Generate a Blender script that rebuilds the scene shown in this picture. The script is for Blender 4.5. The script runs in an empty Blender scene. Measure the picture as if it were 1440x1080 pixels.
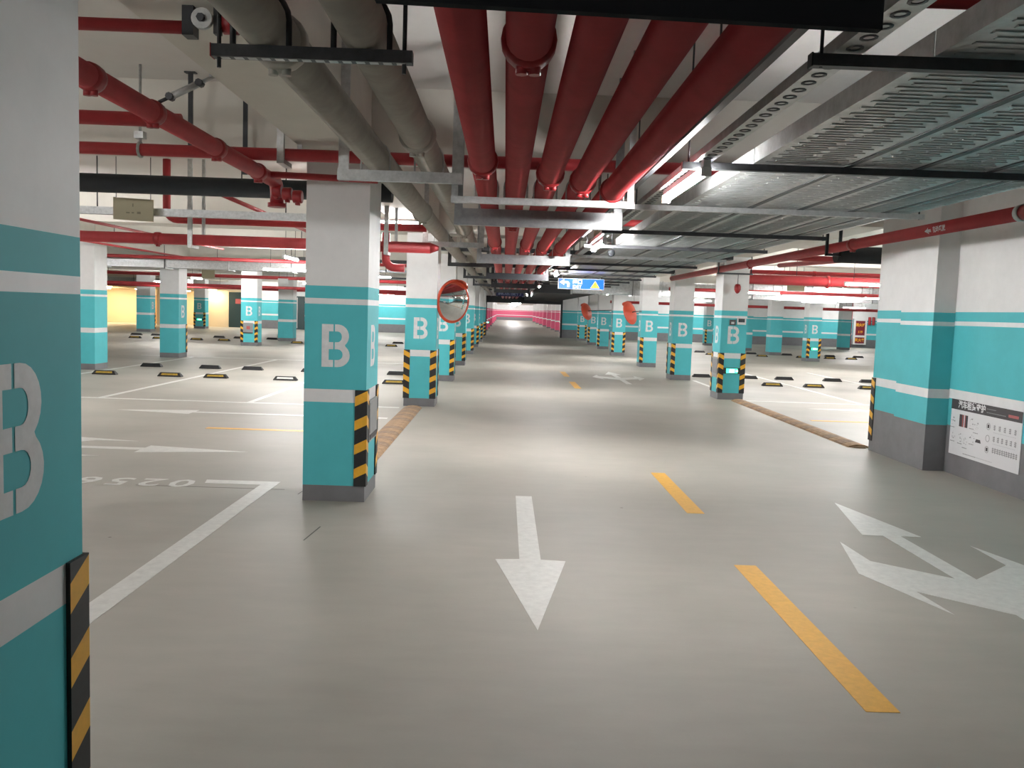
import bpy, bmesh, math, random
from mathutils import Vector, Matrix
random.seed(7)
SC = bpy.context.scene
COL = SC.collection
PI = math.pi

# ------------------------------------------------------------------ camera, world, exposure
cam = bpy.data.cameras.new('camera')
cam.sensor_fit = 'HORIZONTAL'; cam.sensor_width = 36.0; cam.lens = 36.0 * 1220.0 / 1440.0
cam.clip_start = 0.02; cam.clip_end = 600
cam_o = bpy.data.objects.new('camera', cam); COL.objects.link(cam_o)
_r = Vector((0.9993937, -0.0082043, 0.0338362)); _u = Vector((-0.0330267, 0.0842081, 0.9959007)); _f = Vector((0.0110199, 0.9964144, -0.0838861))
cam_o.matrix_world = Matrix(((_r.x, _u.x, -_f.x, 0), (_r.y, _u.y, -_f.y, 0), (_r.z, _u.z, -_f.z, 1.905), (0, 0, 0, 1)))
SC.camera = cam_o
w = bpy.data.worlds.new('world'); SC.world = w; w.use_nodes = True
w.node_tree.nodes['Background'].inputs[0].default_value = (0.02, 0.02, 0.022, 1)
w.node_tree.nodes['Background'].inputs[1].default_value = 0.2
SC.view_settings.view_transform = 'Standard'; SC.view_settings.look = 'None'
SC.view_settings.gamma = 1; SC.view_settings.use_curve_mapping = False
SC.view_settings.exposure = 0.56
LAMP = 200.0          # radiance of the tube lamps
SC.cycles.max_bounces = 8; SC.cycles.diffuse_bounces = 5; SC.cycles.glossy_bounces = 4
SC.cycles.sample_clamp_indirect = 6.0

# ------------------------------------------------------------------ materials
def mat(name, col, rough=0.6, metal=0.0, noise=0.0, scale=6.0, bump=0.0, bscale=60.0, emit=None, es=0.0, spec=0.5, stretch=None):
    m = bpy.data.materials.new(name); m.use_nodes = True
    nt = m.node_tree; b = nt.nodes['Principled BSDF']
    c = (*col, 1) if len(col) == 3 else col
    b.inputs['Base Color'].default_value = c
    b.inputs['Roughness'].default_value = rough; b.inputs['Metallic'].default_value = metal
    b.inputs['Specular IOR Level'].default_value = spec
    if noise or bump:
        tc = nt.nodes.new('ShaderNodeTexCoord'); mp = nt.nodes.new('ShaderNodeMapping')
        nt.links.new(tc.outputs['Object'], mp.inputs[0])
        if stretch: mp.inputs['Scale'].default_value = stretch
    if noise:
        n = nt.nodes.new('ShaderNodeTexNoise'); n.inputs['Scale'].default_value = scale; n.inputs['Detail'].default_value = 6
        n.inputs['Roughness'].default_value = 0.65
        nt.links.new(mp.outputs[0], n.inputs['Vector'])
        rp = nt.nodes.new('ShaderNodeValToRGB')
        rp.color_ramp.elements[0].position = 0.3; rp.color_ramp.elements[1].position = 0.7
        rp.color_ramp.elements[0].color = tuple(max(0, x * (1 - noise)) for x in c[:3]) + (1,)
        rp.color_ramp.elements[1].color = tuple(min(1, x * (1 + noise)) for x in c[:3]) + (1,)
        nt.links.new(n.outputs['Fac'], rp.inputs[0]); nt.links.new(rp.outputs[0], b.inputs['Base Color'])
    if bump:
        n2 = nt.nodes.new('ShaderNodeTexNoise'); n2.inputs['Scale'].default_value = bscale; n2.inputs['Detail'].default_value = 4
        nt.links.new(mp.outputs[0], n2.inputs['Vector'])
        bp = nt.nodes.new('ShaderNodeBump'); bp.inputs['Strength'].default_value = bump; bp.inputs['Distance'].default_value = 0.01
        nt.links.new(n2.outputs['Fac'], bp.inputs['Height']); nt.links.new(bp.outputs[0], b.inputs['Normal'])
    if emit:
        b.inputs['Emission Color'].default_value = (*emit, 1); b.inputs['Emission Strength'].default_value = es
    return m

M = {}
M['white'] = mat('white_wall_paint', (0.74, 0.74, 0.74), 0.55, noise=0.05, scale=3, bump=0.06, bscale=25)
M['ceil'] = mat('ceiling_paint', (0.72, 0.70, 0.675), 0.85, noise=0.05, scale=1.2)
M['beam'] = mat('beam_paint', (0.66, 0.635, 0.58), 0.85, noise=0.06, scale=1.5)
M['teal'] = mat('turquoise_paint', (0.088, 0.485, 0.535), 0.62, spec=0.3, noise=0.05, scale=2.5, bump=0.04, bscale=20)
M['stripe'] = mat('white_stripe_paint', (0.74, 0.74, 0.75), 0.45, noise=0.04, scale=8)
M['grey'] = mat('grey_plinth_paint', (0.165, 0.165, 0.175), 0.5, noise=0.10, scale=4)
M['letter'] = mat('stencil_paint', (0.68, 0.69, 0.70), 0.5, noise=0.10, scale=14)
M['pink'] = mat('pink_red_paint', (0.66, 0.075, 0.17), 0.45, noise=0.05)
M['red'] = mat('red_pipe_enamel', (0.40, 0.034, 0.040), 0.5, noise=0.14, scale=5, bump=0.03)
M['redclamp'] = mat('red_coupling_iron', (0.30, 0.016, 0.020), 0.45, noise=0.2, scale=30)
M['galv'] = mat('galvanised_steel', (0.50, 0.51, 0.51), 0.42, 0.75, noise=0.18, scale=22)
M['tray'] = mat('tray_steel', (0.46, 0.47, 0.47), 0.36, 0.8, noise=0.22, scale=9, bump=0.10, bscale=40)
M['trayslot'] = mat('tray_slot_shadow', (0.16, 0.165, 0.165), 0.5, 0.6)
M['gpipe'] = mat('grey_pipe_coat', (0.37, 0.345, 0.305), 0.5, 0.15, noise=0.12, scale=6)
M['dark'] = mat('dark_steel', (0.03, 0.032, 0.036), 0.45, 0.3, noise=0.2, scale=12)
M['barsteel'] = mat('bright_bar_steel', (0.34, 0.35, 0.36), 0.32, 0.95, noise=0.15, scale=20)
M['strut'] = mat('dark_grey_strut', (0.07, 0.072, 0.078), 0.5, 0.5, noise=0.2, scale=20)
M['board'] = mat('dark_board', (0.018, 0.020, 0.023), 0.9, spec=0.1)
M['black'] = mat('black_rubber', (0.012, 0.012, 0.013), 0.55, noise=0.25, scale=25)
M['foam'] = mat('black_foam_lagging', (0.012, 0.014, 0.018), 0.6, noise=0.2, scale=10)
M['yellow'] = mat('yellow_reflector', (0.78, 0.40, 0.022), 0.4, noise=0.08, scale=20)
M['yelline'] = mat('yellow_line_paint', (0.74, 0.40, 0.055), 0.5, noise=0.10, scale=18)
M['line'] = mat('white_line_paint', (0.66, 0.66, 0.63), 0.5, noise=0.10, scale=14)
M['bump1'] = mat('worn_tan_rubber', (0.36, 0.23, 0.13), 0.8, noise=0.35, scale=14, bump=0.3)
M['bump2'] = mat('worn_brown_rubber', (0.28, 0.19, 0.125), 0.8, noise=0.3, scale=14, bump=0.3)
M['orange'] = mat('orange_red_plastic', (0.62, 0.075, 0.03), 0.35)
M['mirror'] = mat('mirror_glass', (0.86, 0.88, 0.88), 0.03, 1.0)
M['plate'] = mat('beige_plate', (0.44, 0.40, 0.28), 0.6)
M['platemark'] = mat('faint_plate_mark', (0.24, 0.22, 0.16), 0.6)
M['stopyel'] = mat('dull_stop_yellow', (0.40, 0.27, 0.03), 0.6, noise=0.25, scale=18)
M['lamp'] = mat('lamp_tube_glow', (1, 1, 1), 0.5, emit=(1.0, 0.985, 0.965), es=LAMP)
M['lamp2'] = mat('bright_lamp_tube_glow', (1, 1, 1), 0.5, emit=(1.0, 0.985, 0.965), es=LAMP * 1.9)
M['lamp3'] = mat('pink_zone_lamp_glow', (1, 1, 1), 0.5, emit=(1.0, 0.985, 0.975), es=LAMP * 3.5)
M['warm'] = mat('warm_lamp_glow', (1, 1, 1), 0.5, emit=(1.0, 0.80, 0.50), es=60)
M['green'] = mat('green_exit_glow', (0.05, 0.4, 0.2), 0.5, emit=(0.05, 1.0, 0.45), es=2.6)
M['greenw'] = mat('green_exit_symbol', (0.5, 0.9, 0.7), 0.5, emit=(0.65, 1.0, 0.85), es=2.2)
M['blue'] = mat('blue_sign_glow', (0.01, 0.09, 0.75), 0.4, emit=(0.006, 0.085, 0.80), es=0.9)
M['bluedark'] = mat('dark_blue_sign', (0.012, 0.016, 0.085), 0.5)
M['signwhite'] = mat('sign_white', (0.8, 0.8, 0.85), 0.5, emit=(0.9, 0.93, 1.0), es=0.75)
M['signyel'] = mat('sign_yellow', (0.75, 0.5, 0.05), 0.5, emit=(0.95, 0.62, 0.06), es=0.5)
M['signor'] = mat('sign_orange', (0.5, 0.2, 0.01), 0.5, emit=(0.65, 0.25, 0.01), es=0.5)
M['dimblue'] = mat('pale_blue_lettering', (0.20, 0.24, 0.38), 0.5)
M['paper'] = mat('white_poster', (0.72, 0.72, 0.74), 0.4)
M['ink'] = mat('black_print', (0.045, 0.038, 0.042), 0.5)
M['inkgrey'] = mat('grey_print', (0.24, 0.24, 0.25), 0.5)
M['inklight'] = mat('light_print', (0.50, 0.50, 0.52), 0.5)
M['inkred'] = mat('red_print', (0.42, 0.10, 0.10), 0.5)
M['panel'] = mat('grey_panel_steel', (0.30, 0.31, 0.32), 0.4, 0.4, noise=0.1)
M['cabred'] = mat('dark_red_cabinet', (0.16, 0.012, 0.025), 0.4)
M['cream'] = mat('cream_cladding', (0.72, 0.60, 0.42), 0.5)
M['wood'] = mat('orange_wood_door', (0.48, 0.25, 0.09), 0.5, noise=0.15, scale=4)
M['foil'] = mat('duct_foil', (0.55, 0.56, 0.57), 0.30, 0.85, noise=0.2, scale=12)
M['screen'] = mat('dark_screen', (0.03, 0.035, 0.04), 0.25)
M['plastic'] = mat('white_plastic', (0.7, 0.7, 0.7), 0.4)
M['door'] = mat('dark_green_grey_door', (0.025, 0.05, 0.055), 0.45)
M['joint'] = mat('sawn_joint', (0.10, 0.098, 0.09), 0.8)

def floor_mat():
    m = bpy.data.materials.new('epoxy_floor'); m.use_nodes = True
    nt = m.node_tree; b = nt.nodes['Principled BSDF']; L = nt.links
    tc = nt.nodes.new('ShaderNodeTexCoord')
    def noise(scale, det, st=(1, 1, 1)):
        mp = nt.nodes.new('ShaderNodeMapping'); mp.inputs['Scale'].default_value = st
        n = nt.nodes.new('ShaderNodeTexNoise'); n.inputs['Scale'].default_value = scale; n.inputs['Detail'].default_value = det
        L.new(tc.outputs['Object'], mp.inputs[0]); L.new(mp.outputs[0], n.inputs['Vector']); return n
    a = noise(0.55, 8); c = noise(2.2, 6, (1.0, 3.2, 1)); d = noise(40, 2)
    r1 = nt.nodes.new('ShaderNodeValToRGB'); e = r1.color_ramp.elements
    e[0].position = 0.32; e[0].color = (0.338, 0.322, 0.284, 1); e[1].position = 0.68; e[1].color = (0.412, 0.391, 0.348, 1)
    r2 = nt.nodes.new('ShaderNodeValToRGB'); e = r2.color_ramp.elements
    e[0].position = 0.28; e[0].color = (0.94, 0.94, 0.935, 1); e[1].position = 0.72; e[1].color = (1.04, 1.04, 1.04, 1)
    mx = nt.nodes.new('ShaderNodeMix'); mx.data_type = 'RGBA'; mx.blend_type = 'MULTIPLY'; mx.inputs['Factor'].default_value = 1
    L.new(a.outputs['Fac'], r1.inputs[0]); L.new(c.outputs['Fac'], r2.inputs[0])
    L.new(r1.outputs[0], mx.inputs[6]); L.new(r2.outputs[0], mx.inputs[7])
    # scattered small dark specks
    vo = nt.nodes.new('ShaderNodeTexVoronoi'); vo.inputs['Scale'].default_value = 1.1
    L.new(tc.outputs['Object'], vo.inputs['Vector'])
    r3 = nt.nodes.new('ShaderNodeValToRGB'); e = r3.color_ramp.elements
    e[0].position = 0.012; e[0].color = (0.45, 0.43, 0.4, 1); e[1].position = 0.022; e[1].color = (1, 1, 1, 1)
    L.new(vo.outputs['Distance'], r3.inputs[0])
    m2 = nt.nodes.new('ShaderNodeMix'); m2.data_type = 'RGBA'; m2.blend_type = 'MULTIPLY'; m2.inputs['Factor'].default_value = 1
    L.new(mx.outputs[2], m2.inputs[6]); L.new(r3.outputs[0], m2.inputs[7])
    L.new(m2.outputs[2], b.inputs['Base Color'])
    rr = nt.nodes.new('ShaderNodeMapRange'); rr.inputs['To Min'].default_value = 0.46; rr.inputs['To Max'].default_value = 0.64
    L.new(c.outputs['Fac'], rr.inputs['Value']); L.new(rr.outputs[0], b.inputs['Roughness'])
    bp = nt.nodes.new('ShaderNodeBump'); bp.inputs['Strength'].default_value = 0.05; bp.inputs['Distance'].default_value = 0.01
    L.new(d.outputs['Fac'], bp.inputs['Height']); L.new(bp.outputs[0], b.inputs['Normal'])
    b.inputs['Specular IOR Level'].default_value = 0.38
    return m
M['floor'] = floor_mat()

# ------------------------------------------------------------------ mesh builder
class MB:
    def __init__(s): s.v = []; s.f = []; s.mi = []; s.m = []; s.sm = []
    def mid(s, m):
        if m not in s.m: s.m.append(m)
        return s.m.index(m)
    def add(s, vs, fs, m, smooth=False):
        o = len(s.v); s.v += [tuple(p) for p in vs]; k = s.mid(m)
        for f in fs: s.f.append([o + i for i in f]); s.mi.append(k); s.sm.append(smooth)
        return s
    def box(s, x0, x1, y0, y1, z0, z1, m, bev=0.0):
        vs = [(x, y, z) for z in (z0, z1) for y in (y0, y1) for x in (x0, x1)]
        return s.add(vs, [(0, 2, 3, 1), (4, 5, 7, 6), (0, 1, 5, 4), (2, 6, 7, 3), (0, 4, 6, 2), (1, 3, 7, 5)], m)
    def quad(s, a, b, c, d, m): return s.add([a, b, c, d], [(0, 1, 2, 3)], m)
    def tube(s, path, r, m, n=12, caps=True):
        P = [Vector(p) for p in path]; R = r if isinstance(r, (list, tuple)) else [r] * len(P)
        rings = []; prev = None
        for i, p in enumerate(P):
            t = ((P[i] - P[i - 1]).normalized() if i else Vector((0, 0, 0))) + ((P[i + 1] - P[i]).normalized() if i < len(P) - 1 else Vector((0, 0, 0)))
            t.normalize()
            if prev is None:
                a = Vector((0, 0, 1)) if abs(t.z) < 0.9 else Vector((1, 0, 0)); prev = t.cross(a).normalized()
            e1 = (prev - t * prev.dot(t)).normalized(); prev = e1; e2 = t.cross(e1)
            rings.append([tuple(p + (e1 * math.cos(2 * PI * k / n) + e2 * math.sin(2 * PI * k / n)) * R[i]) for k in range(n)])
        vs = [q for rg in rings for q in rg]; fs = []
        for i in range(len(P) - 1):
            for k in range(n): fs.append((i * n + k, i * n + (k + 1) % n, (i + 1) * n + (k + 1) % n, (i + 1) * n + k))
        o = len(s.f); s.add(vs, fs, m, True)
        if caps:
            b = len(s.v) - len(vs); k = s.mid(m)
            s.f.append([b + i for i in reversed(range(n))]); s.f.append([b + (len(P) - 1) * n + i for i in range(n)]); s.mi += [k, k]; s.sm += [False, False]
        return s
    def prism(s, pts, z0, z1, m, xf=None):
        n = len(pts); vs = [(x, y, z0) for x, y in pts] + [(x, y, z1) for x, y in pts]
        if xf: vs = [xf(*p) for p in vs]
        fs = [tuple(reversed(range(n))), tuple(range(n, 2 * n))] + [(i, (i + 1) % n, n + (i + 1) % n, n + i) for i in range(n)]
        return s.add(vs, fs, m)
    def lathe(s, prof, m, n=24, xf=None):
        vs = [(r * math.cos(2 * PI * k / n), r * math.sin(2 * PI * k / n), z) for r, z in prof for k in range(n)]
        if xf: vs = [xf(*p) for p in vs]
        fs = [(i * n + k, i * n + (k + 1) % n, (i + 1) * n + (k + 1) % n, (i + 1) * n + k) for i in range(len(prof) - 1) for k in range(n)]
        return s.add(vs, fs, m, True)
    def mesh(s, name, off=(0, 0, 0)):
        me = bpy.data.meshes.new(name)
        me.from_pydata([(x - off[0], y - off[1], z - off[2]) for x, y, z in s.v], [], s.f)
        for m in s.m: me.materials.append(M[m])
        me.polygons.foreach_set('material_index', s.mi); me.polygons.foreach_set('use_smooth', s.sm)
        bm = bmesh.new(); bm.from_mesh(me); bmesh.ops.recalc_face_normals(bm, faces=bm.faces); bm.to_mesh(me); bm.free()
        me.update(); return me
    def build(s, name, parent=None, kind=None, label=None):
        off = (0, 0, 0)
        if parent is not None:
            p = parent
            while p is not None: off = tuple(a + b for a, b in zip(off, p.location)); p = p.parent
        o = bpy.data.objects.new(name, s.mesh(name, off)); COL.objects.link(o)
        if parent is not None: o.parent = parent
        if kind: o['kind'] = kind
        if label: o['label'] = label
        return o

def thing(name, label, cat, loc=(0, 0, 0), group=None):
    o = bpy.data.objects.new(name, None); COL.objects.link(o); o.location = loc; o.empty_display_size = 0.1
    o['label'] = label; o['category'] = cat
    if group: o['group'] = group
    return o
def tag(o, label, cat, group=None):
    o['label'] = label; o['category'] = cat
    if group: o['group'] = group
    return o
def dup(root, loc, label, group=None):
    r = root.copy(); COL.objects.link(r); r.location = loc; r['label'] = label
    if group: r['group'] = group
    for ch in list(root.children):
        c = ch.copy(); COL.objects.link(c); c.parent = r
        for g in list(ch.children):
            d = g.copy(); COL.objects.link(d); d.parent = c
    return r
ORD = ['first', 'second', 'third', 'fourth', 'fifth', 'sixth', 'seventh', 'eighth', 'ninth', 'tenth', 'eleventh', 'twelfth']

def text_geo(txt, size, bold=0.0):
    cu = bpy.data.curves.new('t', 'FONT'); cu.body = txt; cu.size = size; cu.align_x = 'CENTER'; cu.align_y = 'CENTER'; cu.fill_mode = 'FRONT'
    cu.offset = bold; cu.resolution_u = 2
    o = bpy.data.objects.new('t', cu); COL.objects.link(o)
    dg = bpy.context.evaluated_depsgraph_get(); dg.update()
    me = bpy.data.meshes.new_from_object(o.evaluated_get(dg))
    vs = [tuple(v.co) for v in me.vertices]; fs = [tuple(p.vertices) for p in me.polygons]
    bpy.data.objects.remove(o); bpy.data.curves.remove(cu); bpy.data.meshes.remove(me)
    return vs, fs
def put_text(mb, txt, size, m, xf, bold=0.0):
    vs, fs = text_geo(txt, size, bold)
    mb.add([xf(x, y, 0) for x, y, z in vs], fs, m)

# ------------------------------------------------------------------ setting: floor, ceiling, walls, beams
floor = MB().add([(-36, -14, 0), (30, -14, 0), (30, 181, 0), (-36, 181, 0)], [(0, 1, 2, 3)], 'floor').build('floor', kind='structure')
CZ = 3.95; BZ = 3.33
MB().box(-36, 30, -14, 66, CZ, CZ + 0.2, 'ceil').build('ceiling', kind='structure')
WB = [(0, .62, 'grey'), (.62, .97, 'teal'), (.97, 1.09, 'stripe'), (1.09, 1.911, 'teal'), (1.911, 1.965, 'stripe'), (1.965, 2.084, 'teal'), (2.084, CZ, 'white')]
PB = [(0, .156, 'grey'), (.156, .969, 'teal'), (.969, 1.094, 'stripe'), (1.094, 1.911, 'teal'), (1.911, 1.965, 'stripe'), (1.965, 2.084, 'teal'), (2.084, BZ, 'white')]
def banded(x0, x1, y0, y1, bands, dz=0.0, swap=None):
    mb = MB(); zs = [bands[0][0]] + [b[1] + (dz if i < len(bands) - 1 else 0) for i, b in enumerate(bands)]
    vs = [(x, y, z) for z in zs for x, y in ((x0, y0), (x1, y0), (x1, y1), (x0, y1))]
    o = 0; mb.v = vs
    for i, b in enumerate(bands):
        m = b[2] if not swap else swap.get(b[2], b[2])
        for k in range(4):
            mb.f.append([i * 4 + k, i * 4 + (k + 1) % 4, (i + 1) * 4 + (k + 1) % 4, (i + 1) * 4 + k]); mb.mi.append(mb.mid(m)); mb.sm.append(False)
    n = len(bands) * 4
    mb.f += [[3, 2, 1, 0], [n, n + 1, n + 2, n + 3]]; mb.mi += [mb.mid(bands[0][2] if not swap else swap.get(bands[0][2], bands[0][2])), mb.mid('white')]; mb.sm += [False, False]
    return mb
# near right wall with its shallow pier
w_r = banded(5.83, 6.1, -14, 11.3, WB).build('wall_right', kind='structure')
w_p = banded(5.55, 6.1, 11.22, 12.15, WB, -0.012).build('wall_right_pier', kind='structure')
w_q = banded(5.55, 6.1, 12.15, 12.92, WB, 0.012).build('wall_right_end', kind='structure')
banded(6.1, 30, 12.7, 12.92, WB).build('wall_right_return', kind='structure')
banded(29.8, 30, 12.92, 66, WB).build('wall_far_right', kind='structure')
banded(-36, -35.8, -14, 64.5, WB).build('wall_left', kind='structure')
MB().box(-36, 6, -14.2, -14, 0, CZ, 'white').build('wall_rear', kind='structure')
banded(4.36, 29.8, 66, 66.3, WB).build('wall_back_right', kind='structure')
banded(-18.6, -1.5, 64.5, 64.8, WB).build('wall_back', kind='structure')
banded(-35.8, -31.7, 64.5, 64.8, WB).build('wall_back_left', kind='structure')
# beams under the slab
for k, (x0, x1) in enumerate(((-30.2, -29.6), (-21.0, -20.4), (-11.25, -10.65), (-1.91, -1.31), (5.06, 5.66), (14.5, 15.1), (23.4, 24.0))):
    MB().box(x0, x1, -13.9 if x0 < 5 else 13.0, 64.4, BZ, CZ, 'beam').build('ceiling_beam', kind='structure')
for y0 in (-6.0, 2.0, 8.34, 16.77, 22.75, 29.5, 37.3, 44.4, 52.0, 59.3):
    MB().box(-35.7, 29.7 if y0 > 13 else 5.8, y0, y0 + 0.72, BZ + 0.012, CZ, 'beam').build('ceiling_beam', kind='structure')

# pink zone beyond the portal
PK = {'teal': 'pink'}
banded(-16, 20, 180, 180.3, [(a, b if b < 3 else 3.2, m) for a, b, m in WB], swap=PK).build('wall_pink_end', kind='structure')
banded(-16.3, -16, 66.3, 180, [(a, b if b < 3 else 3.2, m) for a, b, m in WB], swap=PK).build('wall_pink_left', kind='structure')
banded(20, 20.3, 66.3, 180, [(a, b if b < 3 else 3.2, m) for a, b, m in WB], swap=PK).build('wall_pink_right', kind='structure')
MB().box(-16, 20, 66.3, 180, 3.2, 3.4, 'ceil').build('ceiling_pink_zone', kind='structure')
MB().box(-1.5, 4.36, 66.0, 66.3, 2.55, CZ, 'white').build('wall_portal_lintel', kind='structure')
fs = thing('fire_shutter', 'dark rolled fire shutter with side guides across the lane entrance to the pink zone', 'shutter', (1.43, 65.9, 0))
MB().box(-1.5, 4.36, 65.7, 65.99, 2.5, 3.0, 'dark').build('shutter_box', fs)
for x in (-1.5, 4.22): MB().box(x, x + .14, 65.75, 65.99, 0, 2.5, 'dark').build('guide_rail', fs)

# lift lobby in the far left
for nm, b in (('wall_lobby_back', (-31.5, -20.4, 68, 68.2, 0, 2.6)), ('wall_lobby_left', (-31.7, -31.5, 64.5, 68, 0, 2.6)), ('wall_lobby_right', (-20.6, -20.4, 64.8, 68, 0, 2.6)), ('wall_lobby_pier', (-25.7, -25.1, 64.5, 64.8, 0, 2.6)), ('wall_lobby_facing', (-22.4, -20.4, 64.5, 64.8, 0, 2.6))):
    MB().box(*b, 'cream').build(nm, kind='structure')
MB().box(-31.5, -18.6, 64.5, 68, 2.6, 2.8, 'cream').build('ceiling_lobby', kind='structure')
MB().box(-31.5, -18.6, 63.2, 64.5, 2.7, 2.8, 'cream').build('ceiling_added_canopy', kind='structure')  # made-up canopy, added to carry lights for the cream panel
MB().box(-35.8, -18.6, 64.5, 64.8, 2.8, CZ, 'white').build('wall_lobby_lintel', kind='structure')
d = MB().box(-27.9, -26.8, 67.9, 68, 0, 2.2, 'wood'); d = d.build('door_1', kind='structure')
d = MB().box(-20.4, -18.6, 64.55, 64.75, 0, 2.6, 'door').build('door_2', kind='structure')
MB().box(-19.9, -19.5, 64.5, 64.55, 1.75, 2.1, 'inkred').build('door_panel', d)
d = MB().box(-16.0, -14.8, 64.4, 64.5, 0, 2.45, 'door').build('door_3', kind='structure')
MB().box(-15.35, -15.29, 64.37, 64.4, 0.1, 2.35, 'galv').build('door_edge', d)

# ------------------------------------------------------------------ floor markings (painted on the floor: parts of it)
Z1 = 0.0025
def mark(name, pts, m, label=None, z=Z1):
    return MB().prism(pts, 0.0003, z, m).build(name, floor, label=label)
def rect(x0, x1, y0, y1): return [(x0, y0), (x1, y0), (x1, y1), (x0, y1)]
def tri_arrow(tip, d, c=(0, 0)):
    pass
mark('painted_arrow', [(0.175, 8.84), (0.175, 6.55), (-0.01, 6.53), (0.26, 5.06), (0.53, 6.53), (0.34, 6.55), (0.34, 8.84)], 'line', 'white straight arrow pointing at the viewer')
def three_way(tx, ty, ux, uy, name_label):
    # tip at (tx,ty), pointing along (ux,uy); right-hand side is (uy,-ux)
    P = [(0, 0), (.265, -1.355), (.08, -1.355), (.08, -2.62), (.55, -2.2), (.57, -1.62), (.79, -2.56), (.51, -3.43), (.54, -2.96), (.08, -3.40), (.08, -4.9)]
    P = P + [(-a, b) for a, b in reversed(P[1:])]
    pts = [(tx + a * uy + b * ux, ty - a * ux + b * uy) for a, b in P]
    mark('painted_arrow', pts, 'line', name_label)
three_way(3.55, 9.0, 0, 1, 'white three-headed arrow in the right lane')
three_way(3.5, 28.7, 0, 1, 'white three-headed arrow far up the lane')
three_way(-3.19, 10.96, 1, 0, 'white three-headed arrow in the left cross lane')
def straight(tx, ty, ux, uy, ln, label):
    P = [(0, 0), (.28, -1.3), (.08, -1.3), (.08, -ln), (-.08, -ln), (-.08, -1.3), (-.28, -1.3)]
    mark('painted_arrow', [(tx + a * uy + b * ux, ty - a * ux + b * uy) for a, b in P], 'line', label)
straight(-6.55, 14.77, -1, 0, 4.6, 'white straight arrow crossing behind the nearest full pillar')
straight(6.6, 18.72, -1, 0, 4.0, 'white straight arrow in the right cross lane')
for y0, y1 in ((4.1, 6.57), (8.3, 10.42), (21.9, 24.0), (25.9, 28.0)):
    mark('lane_dash', rect(1.84, 2.01, y0, y1), 'yelline', 'yellow centre dash')
mark('lane_dash', rect(-4.42, -2.0, 12.9, 13.04), 'yelline', 'yellow centre dash'); mark('lane_dash', rect(5.95, 8.4, 16.44, 16.58), 'yelline', 'yellow centre dash')
mark('bay_line', [(-2.55, 3.2), (-2.375, 3.2), (-2.335, 9.17), (-3.12, 9.17), (-3.08, 8.99), (-2.5, 8.99)], 'line', 'white bay line with a returned end')
mark('bay_line', rect(-5.45, -5.29, 3.2, 9.17), 'line'); mark('bay_line', rect(-12.2, -1.95, 16.36, 16.49), 'line')
for x in (-10.42, -7.63, -4.8): mark('bay_line', rect(x - .06, x + .06, 16.5, 22.9), 'line'); mark('bay_line', rect(x - .06, x + .06, 23.0, 29.2), 'line')
mark('bay_line', rect(-12.2, -1.95, 29.25, 29.4), 'line')
mark('bay_line', rect(5.7, 14.2, 20.0, 20.12), 'line')
for x in (8.43, 11.2): mark('bay_line', rect(x - .06, x + .06, 20.15, 26), 'line'); mark('bay_line', rect(x - .06, x + .06, 26.1, 31.8), 'line')
mark('bay_line', rect(5.7, 5.82, 20.95, 26.0), 'line')
mb = MB()
for k, ch in enumerate('0256'):
    put_text(mb, ch, 0.52, 'line', lambda x, y, z, k=k: (-3.30 - 0.325 * k - x, 8.965 - y, 0.003), 0.008)
mb.build('bay_number', floor, label='white bay number 0256 read from the cross lane')
for pts in ([(-3.72, 8.79), (-2.2, 8.80), (-2.2, 8.812), (-3.72, 8.802)], [(-2.02, 8.6), (-2.01, 8.6), (-1.94, 9.5), (-1.948, 9.5)], [(-1.57, 6.9), (-1.56, 6.9), (-1.52, 7.35), (-1.532, 7.35)]):
    mark('floor_joint', pts, 'joint', z=0.0012)

# ------------------------------------------------------------------ pillars
def b_shape():
    H, W, t, xs, g = 0.41, 0.27, 0.068, 0.118, 0.007
    left = [(0, 0), (xs - g, 0), (xs - g, t), (t, t), (t, H / 2 - t / 2), (xs - g, H / 2 - t / 2), (xs - g, H / 2 + t / 2), (t, H / 2 + t / 2), (t, H - t), (xs - g, H - t), (xs - g, H), (0, H)]
    def arc(cx, cy, rx, ry, a0, a1, n=9): return [(cx + rx * math.cos(math.radians(a0 + (a1 - a0) * i / n)), cy + ry * math.sin(math.radians(a0 + (a1 - a0) * i / n))) for i in range(n + 1)]
    xr = xs + g; hm = H / 2
    right = [(xr, H)] + arc(.152, .298, .108, .112, 90, -50) + arc(.154, .112, .116, .112, 50, -90) + [(xr, 0), (xr, t)]
    right += arc(.154, .1195, .048, .0515, -90, 90) + [(xr, hm - t / 2), (xr, hm + t / 2)]
    right += arc(.152, .2905, .040, .0515, -90, 90) + [(xr, H - t)]
    return left, right
BL_, BR_ = b_shape()
def letter_B(mb, xf):
    for poly in (BL_, BR_):
        n = len(poly); bm = bmesh.new()
        vs = [bm.verts.new((x - .135, y - .205, 0)) for x, y in poly]; f = bm.faces.new(vs); bm.normal_update()
        r = bmesh.ops.triangulate(bm, faces=[f]); bm.verts.index_update()
        mb.add([xf(*v.co) for v in bm.verts], [tuple(v.index for v in q.verts) for q in bm.faces], 'letter'); bm.free()
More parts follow.
